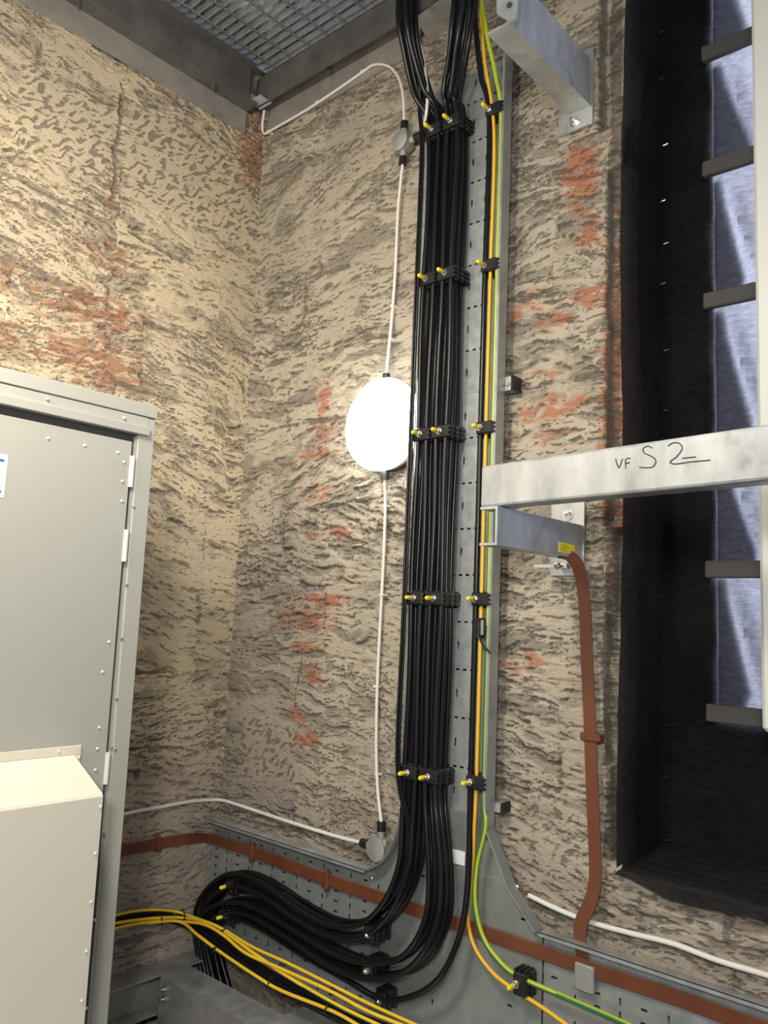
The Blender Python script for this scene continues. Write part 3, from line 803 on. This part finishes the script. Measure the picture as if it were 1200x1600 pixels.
# ------------------------------------------------------------------ cleats
def cleat(x, z, w_, h_, layers, y_back, lt, cap, lb, rot=False, grp='black cable clamps on the trays', bx=0.0):
    t_ = thing('cable_clamp', lb, 'cable clamp', (x, y_back, z-h_/2), grp)
    y_ = y_back
    for l in range(layers):
        mb = MB(); mb.box((x-w_/2,y_,z-h_/2), (x+w_/2,y_-lt*.46,z+h_/2), .003); mb.box((x-w_/2+.004,y_-lt*.5,z-h_/2+.004),(x+w_/2-.004,y_-lt*.96,z+h_/2-.004),.003)
        for k in range(3):  # raised ribs on the side
            if rot: mb.box((x-w_/2+.006+k*(w_-.02)/2,y_-.002,z+h_/2-.003),(x-w_/2+.012+k*(w_-.02)/2,y_-lt*.9,z+h_/2+.003))
            else: mb.box((x+w_/2-.003,y_-.002,z-h_/2+.006+k*(h_-.02)/2),(x+w_/2+.003,y_-lt*.9,z-h_/2+.012+k*(h_-.02)/2))
        obj('clamp_block', mb, M['blackp'], t_, smooth=True); y_ -= lt
    c = Vector((x+bx, y_, z))
    mb = MB(); mb.lathe(c, (0,-1,0), [(.0095,-.004),(.0095,.0015)], 16); mb.hexa(c+Vector((0,-.0015,0)), c+Vector((0,-.008,0)), .0078); mb.cyl(c, c+Vector((0,-.018 if cap else -.013,0)), .0038, 10)
    b = obj('bolt', mb, M['chrome'], t_)
    if cap:
        mb = MB(); mb.lathe(c+Vector((0,-.012,0)), (0,-1,0), [(.0055,0),(.0062,.003),(.0062,.018),(.0045,.022),(.001,.023)], 14); obj('end_cap', mb, M['cap'], b, smooth=True)
    return t_
rows = ('topmost row', 'second row from the top', 'row level with the round lamp', 'row below the marked beam', 'lowest row, above the tee')
for z_, rn in zip(LV, rows):
    cleat(.990, z_, .070, .046, 3, TY-.002, .0265, True, f'black clamp with yellow-capped bolt on the left bundle, {rn}')
    cleat(1.064, z_, .070, .046, 3, TY-.002, .0265, True, f'black clamp with yellow-capped bolt on the middle bundle, {rn}')
    cleat(1.199, z_+.002, .062, .044, 1, TY-.002, .050, True, f'black clamp on the yellow and green cables, {rn}', bx=-.012)
for px, py, cap, hh, lb in ((575,1461,False,.052,'black clamp with bare bolt where the upper loop of cables turns up'), (573,1517,False,.055,'black clamp with bare bolt on the middle loop of cables'),
                        (357,1384,True,.055,'yellow-capped clamp holding the upper cable bundle at the corner'), (352,1431,True,.055,'yellow-capped clamp holding the lower cable bundle at the corner')):
    q = P(px, py, y=-.125); cleat(q.x, q.z, .046, hh, 3, TY-.002, .0265, cap, lb, True)
q = P(592,1566,y=-.10); cleat(q.x+.004, q.z+.004, .046, .055, 2, TY-.002, .028, False, 'black clamp with bare bolt on the lowest single black cable', True)
q = P(806,1541,y=-.10); cleat(q.x+.008, q.z+.005, .046, .062, 1, Y2-.002, .050, True, 'black clamp holding the yellow and green cables on the tee sheet', True, bx=-.008)

# cable marker with strap
q = P(745,980,y=-.095)
t_ = thing('cable_marker', 'small black buckle tag strapped round the heavy black cable below a clamp', 'cable tag', q-Vector((0,0,.02)))
mb = MB(); mb.cyl(q+Vector((0,.014,.026)), q+Vector((0,.014,-.030)), .0125, 14); obj('collar', mb, M['blackp'], t_, smooth=True)
mb = MB(); a = q+Vector((.006,.005,0))
for b0, b1 in (((0,0,.024),(.018,-.004,.020)), ((0,0,-.024),(.018,-.004,-.020)), ((.015,0,-.024),(.019,-.004,.024)), ((0,0,-.024),(.004,-.004,.024))): mb.box(a+Vector(b0), a+Vector(b1))
obj('buckle_frame', mb, M['blackp'], t_)
mb = MB(); mb.box(a+Vector((.004,.001,-.020)), a+Vector((.015,-.001,.020))); obj('label_insert', mb, M['chrome'], t_)
mb = MB(); mb.tube(spline([a+Vector((.004,0,-.024)), a+Vector((.010,-.008,-.036)), P(757,1010,y=-.10), P(766,1020,y=-.10)], .006), .0028, 8); obj('strap_tail', mb, M['blackp'], t_, smooth=True)

# ------------------------------------------------------------------ bulkhead lamp, junction boxes, white conduit
LC = Vector((.785, 0, 2.212))
t_ = thing('bulkhead_lamp', 'round glowing white bulkhead lamp on the back wall beside the tray', 'lamp', (LC.x, -.02, LC.z-.15))
mb = MB(); mb.lathe((LC.x,-.028,LC.z), (0,-1,0), [(.135,0),(.146,.006),(.148,.022),(.140,.030)], 64); obj('base_ring', mb, M['white'], t_, smooth=True)
mb = MB(); mb.lathe((LC.x,-.056,LC.z), (0,-1,0), [(.138,0),(.150,.004),(.152,.018),(.147,.030),(.132,.038),(.09,.044),(.04,.0465),(.004,.047)], 64); obj('diffuser', mb, M['lamp'], t_, smooth=True)
for s_ in (1, -1):
    mb = MB(); c = Vector((LC.x-(.012 if s_ > 0 else .0),-.045,LC.z+s_*.15)); mb.cyl(c, c+Vector((0,0,s_*.026)), .0125, 12); obj('cable_gland', mb, M['blackp'], t_, smooth=True)

def jbox(px, py, lb, side, gl_):
    q = P(px, py, y=-.055)
    t_ = thing('junction_box', lb, 'junction box', (q.x,-.02,q.z-.034), 'galvanised junction boxes on the white conduit')
    mb = MB(); mb.lathe((q.x,-.012,q.z), (0,-1,0), [(.030,0),(.032,.003),(.032,.044),(.030,.046)], 32)
    for d in gl_: 
        v = Vector((d[0],0,d[1])); c = Vector((q.x,-.036,q.z)); mb.cyl(c+v*.024, c+v*.052, .0115, 16)
    for d in side: 
        v = Vector((d[0],0,d[1])); c = Vector((q.x,-.036,q.z)); mb.box(c+v*.03-Vector((.008,.012,.008)), c+v*.03+Vector((.008,.012,.008)), .002)
    obj('box_body', mb, M['galv_dull'], t_, smooth=True)
    mb = MB(); mb.lathe((q.x,-.058,q.z), (0,-1,0), [(.034,0),(.035,.001),(.035,.003),(.033,.004)], 32); obj('round_cover', mb, M['galv_dull'], t_, smooth=True)
    for d in gl_:
        v = Vector((d[0],0,d[1])); c = Vector((q.x,-.036,q.z)); mb = MB(); mb.cyl(c+v*.050, c+v*.078, .0135, 12); obj('cable_gland', mb, M['blackp'], t_, smooth=True)
    return Vector((q.x,-.036,q.z))
j1 = jbox(625,220,'round junction box near the top, white cable entering from above', [], [(0,1),(0,-1),(1,0)])
j2 = jbox(588,1327,'round junction box at the foot of the wall, above the lower tray', [(.7,.7),(.7,-.5)], [(0,1),(-1,0)])
def white(pts, lb, r=.0052, name='white_cable'):
    mb = MB(); mb.tube(spline(pts, .015), r, 10); return tag(obj(name, mb, M['white'], smooth=True, sharp=80), lb, 'cable')
def clips(parent, where, r=.0052):
    for c in where:
        mb = MB(); mb.box(c+Vector((-.008,-.009,-.004)), c+Vector((.008,.022,.004)), .002); obj('cable_clip', mb, M['white'], parent)
w1 = white([P(413,172,y=-.06), P(410,196,y=-.035), P(413,209,y=-.025), P(430,200,y=-.022), P(480,171,y=-.020), P(530,138,y=-.020), P(566,113,y=-.020), P(585,101,y=-.022), P(608,104,y=-.025), P(623,122,y=-.03), P(630,150,y=-.035), Vector((j1.x,-.036,j1.z+.07))],
           'white cable along the top beam, curving down to the upper junction box')
clips(w1, [P(497,160,y=-.018), P(567,112,y=-.018), P(420,206,y=-.020)])
w2 = white([Vector((j1.x,-.036,j1.z-.07)), P(622,330,y=-.022), P(618,420,y=-.020), P(612,500,y=-.020), P(606,560,y=-.03), Vector((LC.x-.012,-.045,LC.z+.17))], 'white cable from the upper junction box down to the round lamp')
clips(w2, [P(614,478,y=-.018), P(611,530,y=-.018)])
w3 = white([Vector((LC.x,-.045,LC.z-.17)), P(602,790,y=-.022), P(600,860,y=-.018), P(596,940,y=-.018), P(590,1060,y=-.018), P(588,1160,y=-.018), P(590,1230,y=-.024), Vector((j2.x,-.036,j2.z+.07))], 'white cable from the round lamp down to the lower junction box')
clips(w3, [P(603,791,y=-.016), P(598,930,y=-.016), P(588,1073,y=-.016), P(590,1210,y=-.016)])
w4 = white([P(150,1288,x=.016), P(190,1273,x=.014), P(250,1261,x=.014), P(300,1252,x=.015), P(330,1250,x=.022), P(350,1251,y=-.03), P(385,1262,y=-.016), P(430,1277,y=-.018), P(480,1293,y=-.018), P(530,1308,y=-.022), Vector((j2.x-.07,-.036,j2.z))], 'white cable along the left wall and round the corner to the lower junction box', .0062)
w5 = white([P(826,1399,y=-.02), P(870,1420,y=-.018), P(920,1440,y=-.018), P(985,1458,y=-.018), P(1050,1474,y=-.020), P(1120,1500,y=-.02), P(1200,1524,y=-.02), P(1290,1552,y=-.02)], 'white cable sagging along the stone above the right-hand tray', .0066)
w6 = white([P(648,-40,y=-.25), P(634,5,y=-.25), P(634,26,y=-.245), P(645,45,y=-.21), P(658,75,y=-.17), P(664,110,y=-.15), P(668,150,y=-.14), P(665,185,y=-.13), P(659,205,y=-.075), Vector((j1.x+.10,-.040,j1.z+.004)), Vector((j1.x+.07,-.036,j1.z))], 'white cable running down among the black cables into the upper junction box', .0050)

# ------------------------------------------------------------------ brown earth tape
t_ = thing('earth_tape', 'brown earth tape running round the corner and along both lower trays', 'earthing tape', (1.0,-.05,.75))
TP = [(P(150,1337,x=.02),(1,0,0)), (P(185,1330,x=.02),(1,0,0)), (P(245,1318,x=.02),(1,0,0)), (P(295,1310,x=.03),(.9,-.2,0))]
TPy = [(325,1309,-.060),(345,1315,-.058),(395,1331,-.054),(512,1374,-.054),(600,1404,-.055),(668,1428,-.056),(760,1458,-.056),(850,1489,-.056),(930,1517,-.055),(1050,1556,-.052),(1190,1606,-.052),(1330,1652,-.052)]
pts = [p for p, _ in TP] + [P(a, b, y=c) for a, b, c in TPy]
nrm = [Vector(n_) for _, n_ in TP] + [Vector((.35,-1,0))] + [Vector((0,-1,0))]*(len(TPy)-1)
sp = []; sn = []
Q = spline(pts, .02)
for p in Q:
    i = min(range(len(pts)), key=lambda k_: (pts[k_]-p).length); 
    if p.x < .10: a = max(0, min(1, (p.y+.16)/.13)); n_ = Vector((1-a, -a-.001, 0)).normalized()
    else: n_ = Vector((0,-1,0))
    sp.append(p); sn.append(n_)
mb = MB(); mb.ribbon(sp, sn, .036, .004); obj('tape_strip', mb, M['brown'], t_, smooth=True)
for a, b, y_ in ((395,1331,-.054),(512,1374,-.054),(669,1428,-.056)):
    q = P(a, b, y=y_); mb = MB(); mb.box(q+Vector((-.009,-.010,-.028)), q+Vector((.009,.006,.028)), .003); mb.box(q+Vector((-.004,-.013,-.034)), q+Vector((.004,.004,-.020)), .001); obj('tape_clip', mb, M['brown'], t_, smooth=True)
q = P(247,1319,x=.02); mb = MB(); mb.box(q+Vector((-.012,-.009,-.026)), q+Vector((.010,.009,.026)), .003); obj('tape_clip', mb, M['brown'], t_, smooth=True)
vt = thing('earth_tape', 'brown earth tape dropping from the bracket to the tray, right of the tee', 'earthing tape', (1.5,-.03,.75))
raw = [(872,864,-.10),(888,868,-.085),(903,884,-.06),(911,915,-.04),(915,965,-.028),(918,1040,-.024),(922,1130,-.024),(926,1240,-.024),(930,1330,-.024),(930,1380,-.026),(922,1412,-.034),(909,1440,-.042),(907,1470,-.046),(914,1512,-.052)]
Q = spline([P(*r_[:2], y=r_[2]) for r_ in raw], .015)
nn = []
for i, p in enumerate(Q):
    t0 = min(1, max(0, (1.80-p.z)/.08)); nn.append(Vector((.5*(1-t0), -1, .9*(1-t0))))
mb = MB(); mb.ribbon(Q, nn, .034, .004); obj('tape_strip', mb, M['brown'], vt, smooth=True)
q = P(924,1152,y=-.024); mb = MB(); mb.box(q+Vector((-.028,-.010,-.010)), q+Vector((.028,.018,.010)), .003); obj('tape_clip', mb, M['brown'], vt, smooth=True)
q = P(915,1527,y=-.058); mb = MB(); mb.box(q+Vector((-.025,-.010,-.030)), q+Vector((.025,.004,.030)), .002); tag(obj('tape_clamp', mb, M['galv_dull'], smooth=True), 'square grey metal clamp joining the two brown tapes', 'clamp')

# ------------------------------------------------------------------ brackets and the marked beam
def c_channel(mb_, x0, x1, y0, y1, z0, z1, t, open_left=True):
    if open_left: mb_.box((x1-t,y0,z0), (x1,y1,z1))
    else: mb_.box((x0,y0,z0), (x0+t,y1,z1))
    xa, xb = (x0, x1-t) if open_left else (x0+t, x1)
    mb_.box((xa,y0,z0), (xb,y1,z0+t)); mb_.box((xa,y0,z1-t), (xb,y1,z1))
t_ = thing('cantilever_bracket', 'galvanised bracket arm at the top right, reaching out from the back wall', 'bracket', (1.43,0,3.0))
mb = MB(); mb.box((1.377,-.012,3.008), (1.485,-.002,3.245)); obj('wall_plate', mb, M['galv'], t_)
mb = MB(); c_channel(mb, 1.412, 1.480, -.43, -.012, 3.062, 3.205, .006); obj('arm', mb, M['galv'], t_)
for z_ in (3.033, 3.225):
    c = Vector((1.432,-.012,z_)); mb = MB(); mb.cyl(c, c+Vector((0,-.002,0)), .016, 20); mb.hexa(c+Vector((0,-.002,0)), c+Vector((0,-.012,0)), .011); mb.cyl(c, c+Vector((0,-.024,0)), .006, 10); obj('anchor_bolt', mb, M['chrome'], t_)
mb = MB(); pl = [P(776,-30,y=-.44), P(776,22,y=-.44), P(796,34,y=-.44), P(806,28,y=-.44), P(812,-30,y=-.44)]
mb.prism(pl, (0,.008,0)); obj('end_plate', mb, M['galv'], t_)
c = P(796,8,y=-.442); mb = MB(); mb.cyl(c, c+Vector((0,-.003,0)), .007, 12); obj('bolt_hole', mb, M['gap_shade'], t_)  # dark disc painted as the shade inside the hole

t_ = thing('cantilever_bracket', 'galvanised channel bracket with yellow sticker, under the marked beam', 'bracket', (1.43,0,1.75))
mb = MB(); mb.box((1.375,-.012,1.729), (1.474,-.002,1.927)); obj('wall_plate', mb, M['galv'], t_)
mb = MB(); c_channel(mb, 1.424, 1.472, -.42, -.012, 1.772, 1.862, .006); obj('arm', mb, M['galv'], t_)
for z_ in (1.893,): 
    c = Vector((1.425,-.012,z_)); mb = MB(); mb.cyl(c, c+Vector((0,-.002,0)), .016, 20); mb.hexa(c+Vector((0,-.002,0)), c+Vector((0,-.012,0)), .011); mb.cyl(c, c+Vector((0,-.024,0)), .006, 10); obj('anchor_bolt', mb, M['chrome'], t_)
mb = MB(); c = Vector((1.42,-.012,1.752)); mb.hexa(c, c+Vector((0,-.012,0)), .012); mb.cyl(c, c+Vector((0,-.06,0)), .006, 10)
mb.hexa(c+Vector((0,-.045,0)), c+Vector((0,-.056,0)), .011); mb.cyl((1.40,-.08,1.775),(1.40,-.08,1.742),.005,10); mb.hexa((1.40,-.08,1.768),(1.40,-.08,1.758),.010); mb.box((1.37,-.09,1.745),(1.43,-.055,1.753))
obj('earth_bolt', mb, M['chrome'], t_)
mb = MB(); a = P(873,847,x=1.4725); b = P(897,866,x=1.4725)
mb.box((1.4722,a.y,a.z), (1.4732,b.y,b.z)); st = obj('sticker', mb, M['ylabel'], t_)
mb = MB()
for r_ in range(5):
    z_ = a.z + (b.z-a.z)*(.18+.16*r_); mb.box((1.4731,a.y+(b.y-a.y)*.1,z_-.0006), (1.4734,a.y+(b.y-a.y)*(.5+.3*((r_*7) % 3)/2),z_+.0006))
obj('printed_lines', mb, M['ink'], st)

d = Vector((.6565,-.085,0)).normalized(); nrm_ = Vector((d.y,-d.x,0)); nrm_ = nrm_ if nrm_.y < 0 else -nrm_
A0 = P(752,787,y=-.405); zb = 1.8635; zt = P(752,728,y=-.405).z
A0.z = zb
t_ = thing('support_beam', 'long galvanised steel beam with handwritten mark, crossing in front of the window', 'steel beam', (A0.x,A0.y,zb))
mb = MB(); bv = .006
sec = [(0,bv),(bv*.3,bv*.3),(bv,0),(.05,0),(.05,zt-zb),(bv,zt-zb),(bv*.3,zt-zb-bv*.3),(0,zt-zb-bv)]
n8 = len(sec)
vs = [A0 - nrm_*a_ + Vector((0,0,b_)) for a_, b_ in sec] + [A0 + d*1.35 - nrm_*a_ + Vector((0,0,b_)) for a_, b_ in sec]
mb.add(vs, [list(range(n8))[::-1], list(range(n8,2*n8))]+[(i,(i+1)%n8,(i+1)%n8+n8,i+n8) for i in range(n8)])
bm_ = obj('beam_body', mb, M['galv'], t_)
def on_beam(px, py):
    q = ROT.T @ np.array([px-600.0, py-800.0, FPX]); q = Vector(q); C_ = Vector(CAM)
    t = (A0 - C_).dot(nrm_)/q.dot(nrm_); return C_ + q*t + nrm_*.0006
strokes = [[(962,717),(967,731),(973,717)], [(978,732),(978,718),(985,716)], [(978,724),(984,723)],
           [(1019,700),(1012,697),(1005,701),(1007,708),(1018,713),(1025,720),(1021,729),(1010,731),(999,730)],
           [(1044,697),(1052,692),(1062,693),(1066,701),(1058,713),(1047,722),(1056,725),(1078,722),(1110,719)], [(1066,716),(1087,714)]]
for s_ in strokes:
    mb = MB(); mb.tube(spline([on_beam(*p) for p in s_], .003) if len(s_) > 2 else [on_beam(*p) for p in s_], .0011, 5); obj('handwriting', mb, M['ink'], bm_)

# ------------------------------------------------------------------ cabinet
FX = .60; Y1 = -.778; Y0 = -1.80; ZT = 2.135
t_ = thing('equipment_cabinet', 'tall grey-cream metal cabinet with riveted door at the left edge', 'cabinet', (.33,-1.3,.40))
mb = MB(); mb.box((.06,Y0,.402), (FX-.022,Y1,ZT), .003); obj('body', mb, M['paint'], t_)
mb = MB(); mb.box((FX-.022,-.826,.402), (FX,Y1,ZT-.034), .002); obj('right_stile', mb, M['paint'], t_)
mb = MB(); mb.box((.055,Y0,ZT-.032), (FX+.004,Y1+.002,ZT+.004), .002); obj('top_cap', mb, M['paint'], t_)
mb = MB(); mb.box((FX-.02,Y0,ZT-.060), (FX+.001,-.800,ZT-.034)); mb.box((FX-.02,Y0,ZT-.084), (FX+.010,-.797,ZT-.060), .002); obj('drip_rail', mb, M['paint'], t_)
mb = MB(); mb.box((FX-.0215,Y0,.42), (FX-.014,-.826,ZT-.083)); obj('door_gap', mb, M['gap_shade'], t_)  # dark sheet painted as the shade in the gap round the door
dr = None
mb = MB(); mb.box((FX-.016,Y0,.43), (FX-.002,-.841,ZT-.106), .002); dr = obj('door', mb, M['paint'], t_)
mb = MB(); mb.box((FX-.016,-.832,.43), (FX-.003,-.826,ZT-.09)); obj('hinge_strip', mb, M['paint'], t_)
for py0, py1, px_ in ((713,762,209),(828,878,198),(1176,1225,166)):
    a = P(px_, py0, x=FX); b = P(px_, py1, x=FX)
    mb = MB(); mb.cyl((FX,-.838,a.z), (FX,-.838,b.z), .0065, 12); obj('hinge', mb, M['offw'], t_, smooth=True)
riv = [(75,685),(132,696),(184,707),(194,722),(191,752),(190,783),(170,1003),(160,1050),(155,1137),(152,1170),(149,1203)]
def rivet(parent, c, n_, m_=None):
    mb = MB(); mb.lathe(c, n_, [(.0042,-.001),(.0042,.001),(.0030,.0028),(.0008,.0036)], 10); obj('rivet', mb, m_ or M['offw'], parent, smooth=True)
for px, py in riv: rivet(dr, P(px, py, x=FX-.002), (1,0,0))
for px, py in ((209,792),(198,914),(190,998),(182,1092),(174,1168),(180,1171),(161,1300),(148,1437),(135,1575)):
    q = P(px, py, x=FX); rivet(t_, q, (1,0,0), M['chrome'])
for px, py in ((74,623),(194,653),(-40,600)): rivet(t_, P(px, py, x=FX+.003), (1,0,0))
q0 = P(13,711,x=FX-.001); q1 = P(6,778,x=FX-.001)
mb = MB(); mb.box((FX-.002,q0.y-.16,q1.z), (FX-.001,q0.y,q0.z)); lab = obj('sticker', mb, M['label'], dr)
mb = MB()
for zz in (.012,.085): mb.box((FX-.001,q0.y-.10,q0.z-zz-.006), (FX-.0006,q0.y-.008,q0.z-zz))
obj('printed_lines', mb, M['inkblue'], lab)
# weather hood on the door
hz = 1.235; hf = 1.167; hx = .75; yr = -.931
mb = MB(); prof = [Vector((FX-.001,0,.44)), Vector((hx-.006,0,.44)), Vector((hx,0,.446)), Vector((hx,0,hf-.006)), Vector((hx-.004,0,hf)), Vector((FX-.001,0,hz))]
mb.prism([p+Vector((0,yr,0)) for p in prof], (0,-.80,0)); hood = obj('vent_hood', mb, M['paint2'], dr)
mb = MB(); mb.box((FX-.002,-1.75,hz-.001), (FX+.003,yr+.018,hz+.020), .001); mb.box((FX-.002,yr,.44), (FX+.0028,yr+.0175,hz+.003)); obj('hood_flange', mb, M['paint2'], hood)
for px, py in ((92,1174),(123,1184)): rivet(hood, P(px, py, x=FX+.003), (1,0,0))
for px, py in ((157,1261),(149,1334),(142,1410),(135,1487),(128,1564)):
    q = P(px, py, x=hx); rivet(hood, q, (1,0,0))

# ------------------------------------------------------------------ floor steel at bottom left
SZ = .395
t_ = thing('floor_angle', 'steel angle fixed along the left wall beside the cabinet foot', 'steel beam', (.05,-.8,.3))
mb = MB(); mb.box((.004,-1.9,SZ-.006), (.095,-.05,SZ)); obj('top_flange', mb, M['galv_dull'], t_)
mb = MB(); mb.box((.030,-1.9,SZ-.125), (.036,-.05,SZ-.006)); mb.box((.036,-1.9,SZ-.125), (.095,-.05,SZ-.119)); obj('web', mb, M['galv_dull'], t_)
a = P(262,1530,z=SZ); b = P(305,1513,z=SZ); c = P(432,1600,z=SZ)
yA, yB = min(a.y, b.y), max(a.y, b.y)
t_ = thing('floor_joist', 'steel channel running out from the left wall, at the bottom of the picture', 'steel beam', (.6,(yA+yB)/2,.25))
mb = MB(); mb.box((.10,yA,SZ-.006), (1.9,yB,SZ)); obj('top_flange', mb, M['galv'], t_)
mb = MB(); mb.box((.10,yA,SZ-.15), (1.9,yA+.006,SZ-.006)); mb.box((.10,yA,SZ-.15), (1.9,yB,SZ-.144)); obj('web', mb, M['galv_dull'], t_)
for zz in (.03,.06):
    cc = Vector((.135,yA,SZ-zz)); mb = MB(); mb.hexa(cc, cc+Vector((0,-.010,0)), .010); mb.cyl(cc, cc+Vector((0,-.022,0)), .005, 8); obj('bolt', mb, M['chrome'], t_)
q0 = P(475,1573,z=SZ+.012)
mb = MB(); mb.box((q0.x,-1.6,SZ+.004), (q0.x+.55,q0.y,SZ+.012)); tag(obj('floor_plate', mb, M['galv']), 'pale steel floor plate whose corner shows at the bottom edge', 'floor plate')
for xx, lb in ((.18,'grey steel leg at the left end of the floor joist'),(1.5,'grey steel leg at the right end of the floor joist')):
    mb = MB(); mb.box((xx-.03,yA+.008,0), (xx+.03,yB,SZ-.15)); tag(obj('joist_leg', mb, M['galv_dull']), lb, 'steel post')
mb = MB(); mb.box((.06,-1.75,.27), (.12,-.85,.402)); mb.box((.52,-1.75,.27), (.58,-.85,.402)); mb.box((.06,-1.75,0),(.12,-1.69,.27)); mb.box((.52,-1.75,0),(.58,-1.69,.27)); mb.box((.06,-.91,0),(.12,-.85,.27)); mb.box((.52,-.91,0),(.58,-.85,.27))
tag(obj('cabinet_plinth', mb, M['galv_dull']), 'grey steel plinth frame that the cabinet stands on', 'plinth')
mb = MB()
a0 = P(205,1576,z=SZ-.12); mb.box((.12,-.84,SZ-.135), (.42,yA-.02,SZ-.129)); mb.box((.41,-.84,SZ-.25),(.42,yA-.02,SZ-.129))
tag(obj('lower_shelf', mb, M['angle']), 'pale flat steel piece below the joist beside the cabinet', 'steel plate')

# ------------------------------------------------------------------ loose cables from the cabinet, bottom left
def strand(l, r, lb, m_, name='loose_cable', grp='cables leaving the cabinet at the bottom left'):
    pts = []
    for q in l: pts.append(P(q[0], q[1], y=q[2]) if q[2] < 0 else P(q[0], q[1], x=q[2]))
    mb = MB()
    if isinstance(m_, tuple): mb.tube(spline(pts, .012), r, 12, two=.02); ms = [M[k] for k in m_]
    else: mb.tube(spline(pts, .012), r, 10); ms = M[m_]
    return tag(obj(name, mb, ms, smooth=True, sharp=80), lb, 'cable', grp)
strand([(120,1462,.10),(172,1445,.09),(210,1438,.09),(250,1434,.09),(285,1434,-.21),(320,1440,-.20),(350,1453,-.19),(395,1480,-.18),(450,1505,-.17),(520,1540,-.16),(580,1570,-.15),(660,1606,-.15)], .0048, 'upper of the twin yellow cables looping from the cabinet to the lower tray', 'yellow')
strand([(120,1470,.10),(172,1453,.09),(210,1444,.09),(250,1439,.09),(285,1440,-.215),(320,1445,-.205),(350,1462,-.215),(385,1490,-.215),(440,1514,-.21),(515,1548,-.20),(575,1580,-.19),(640,1606,-.18)], .0048, 'lower of the twin yellow cables looping from the cabinet to the lower tray', 'yellow')
strand([(230,1442,.10),(280,1440,-.225),(310,1462,-.225),(345,1488,-.22),(400,1525,-.22),(440,1548,-.21),(520,1580,-.20),(570,1608,-.20)], .0050, 'yellow cable branching down below the twin yellow pair', 'yellow')
strand([(120,1448,.09),(172,1432,.08),(205,1424,.08),(240,1421,.08),(275,1424,.08),(305,1434,-.19),(335,1446,-.18),(370,1470,-.20),(400,1492,-.21),(460,1532,-.205),(530,1572,-.20),(600,1606,-.20)], .0055, 'green and yellow cable arching over the others beside the cabinet', ('green','yellow'))
for i, (dy, lb) in enumerate(((0,'thick black cable of the loose bundle by the cabinet, upper one'), (9,'thick black cable of the loose bundle by the cabinet, middle one'), (17,'thick black cable of the loose bundle by the cabinet, lowest one'))):
    strand([(120,1452+dy*.5,.07),(172,1437+dy*.6,.06),(220,1428+dy*.6,.06),(270,1428+dy*.7,.06),(310,1441+dy,-.19),(350,1470+dy,-.185),(400,1505+dy,-.19),(460,1540+dy,-.18),(540,1578+dy,-.17),(610,1606+dy,-.17)], .0078, lb, 'black')
for i, (px, py, y_, rr, lb) in enumerate(((250,1437,-.27,.014,'left tie round the loose cables near the cabinet'),(285,1431,-.21,.018,'second tie round the loose cables, over the arch'),(348,1458,-.195,.014,'tie where the twin yellow cables start down the tray'),(337,1484,-.22,.012,'tie on the yellow cable and black bundle, left of the tray'),
                           (440,1509,-.17,.013,'tie round the twin yellow cables at mid tray'),(520,1548,-.16,.013,'tie round the twin yellow cables near the lowest clamp'),(426,1533,-.20,.020,'tie round the black bundle at mid length'),(515,1573,-.19,.020,'tie round the black bundle near the bottom edge'))):
    q = P(px, py, y=y_) if i else P(px, py, x=.085)
    dd = Vector((.15,.9,0)).normalized() if i < 2 else Vector((.85,.1,-.35)).normalized()
    u_ = dd.orthogonal().normalized(); v_ = dd.cross(u_)
    mb = MB(); ring = [q+u_*math.cos(t*math.pi/8)*rr+v_*math.sin(t*math.pi/8)*rr for t in range(17)]
    mb.tube(ring, .0022, 6); mb.box(q+v_*rr-Vector((.003,.003,.003)), q+v_*rr+Vector((.003,.003,.003)))
    tag(obj('cable_tie', mb, M['blackp'], smooth=True), 'black '+lb, 'cable tie', 'black ties on the loose cables')

# label on the tee
a = P(693,1324,y=Y2-.002); b = P(726,1351,y=Y2-.002)
mb = MB(); pl = [P(693,1323,y=Y2-.0015), P(727,1331,y=Y2-.0015), P(726,1353,y=Y2-.0015), P(693,1344,y=Y2-.0015)]
mb.prism(pl, (0,-.0008,0)); lab = tag(obj('paper_label', mb, M['label']), 'small white paper label on the tee sheet behind the black cables', 'label')
mb = MB()
for (x0,y0,x1,y1) in ((694,1327,698,1330),(694,1332,697,1336),(702,1334,708,1335),(702,1338,709,1339),(702,1342,706,1343)):
    p0 = P(x0,y0,y=Y2-.0025); p1 = P(x1,y1,y=Y2-.0025); mb.box((p0.x,Y2-.0024,p1.z), (p1.x,Y2-.0027,p0.z))
obj('printed_lines', mb, M['ink'], lab)
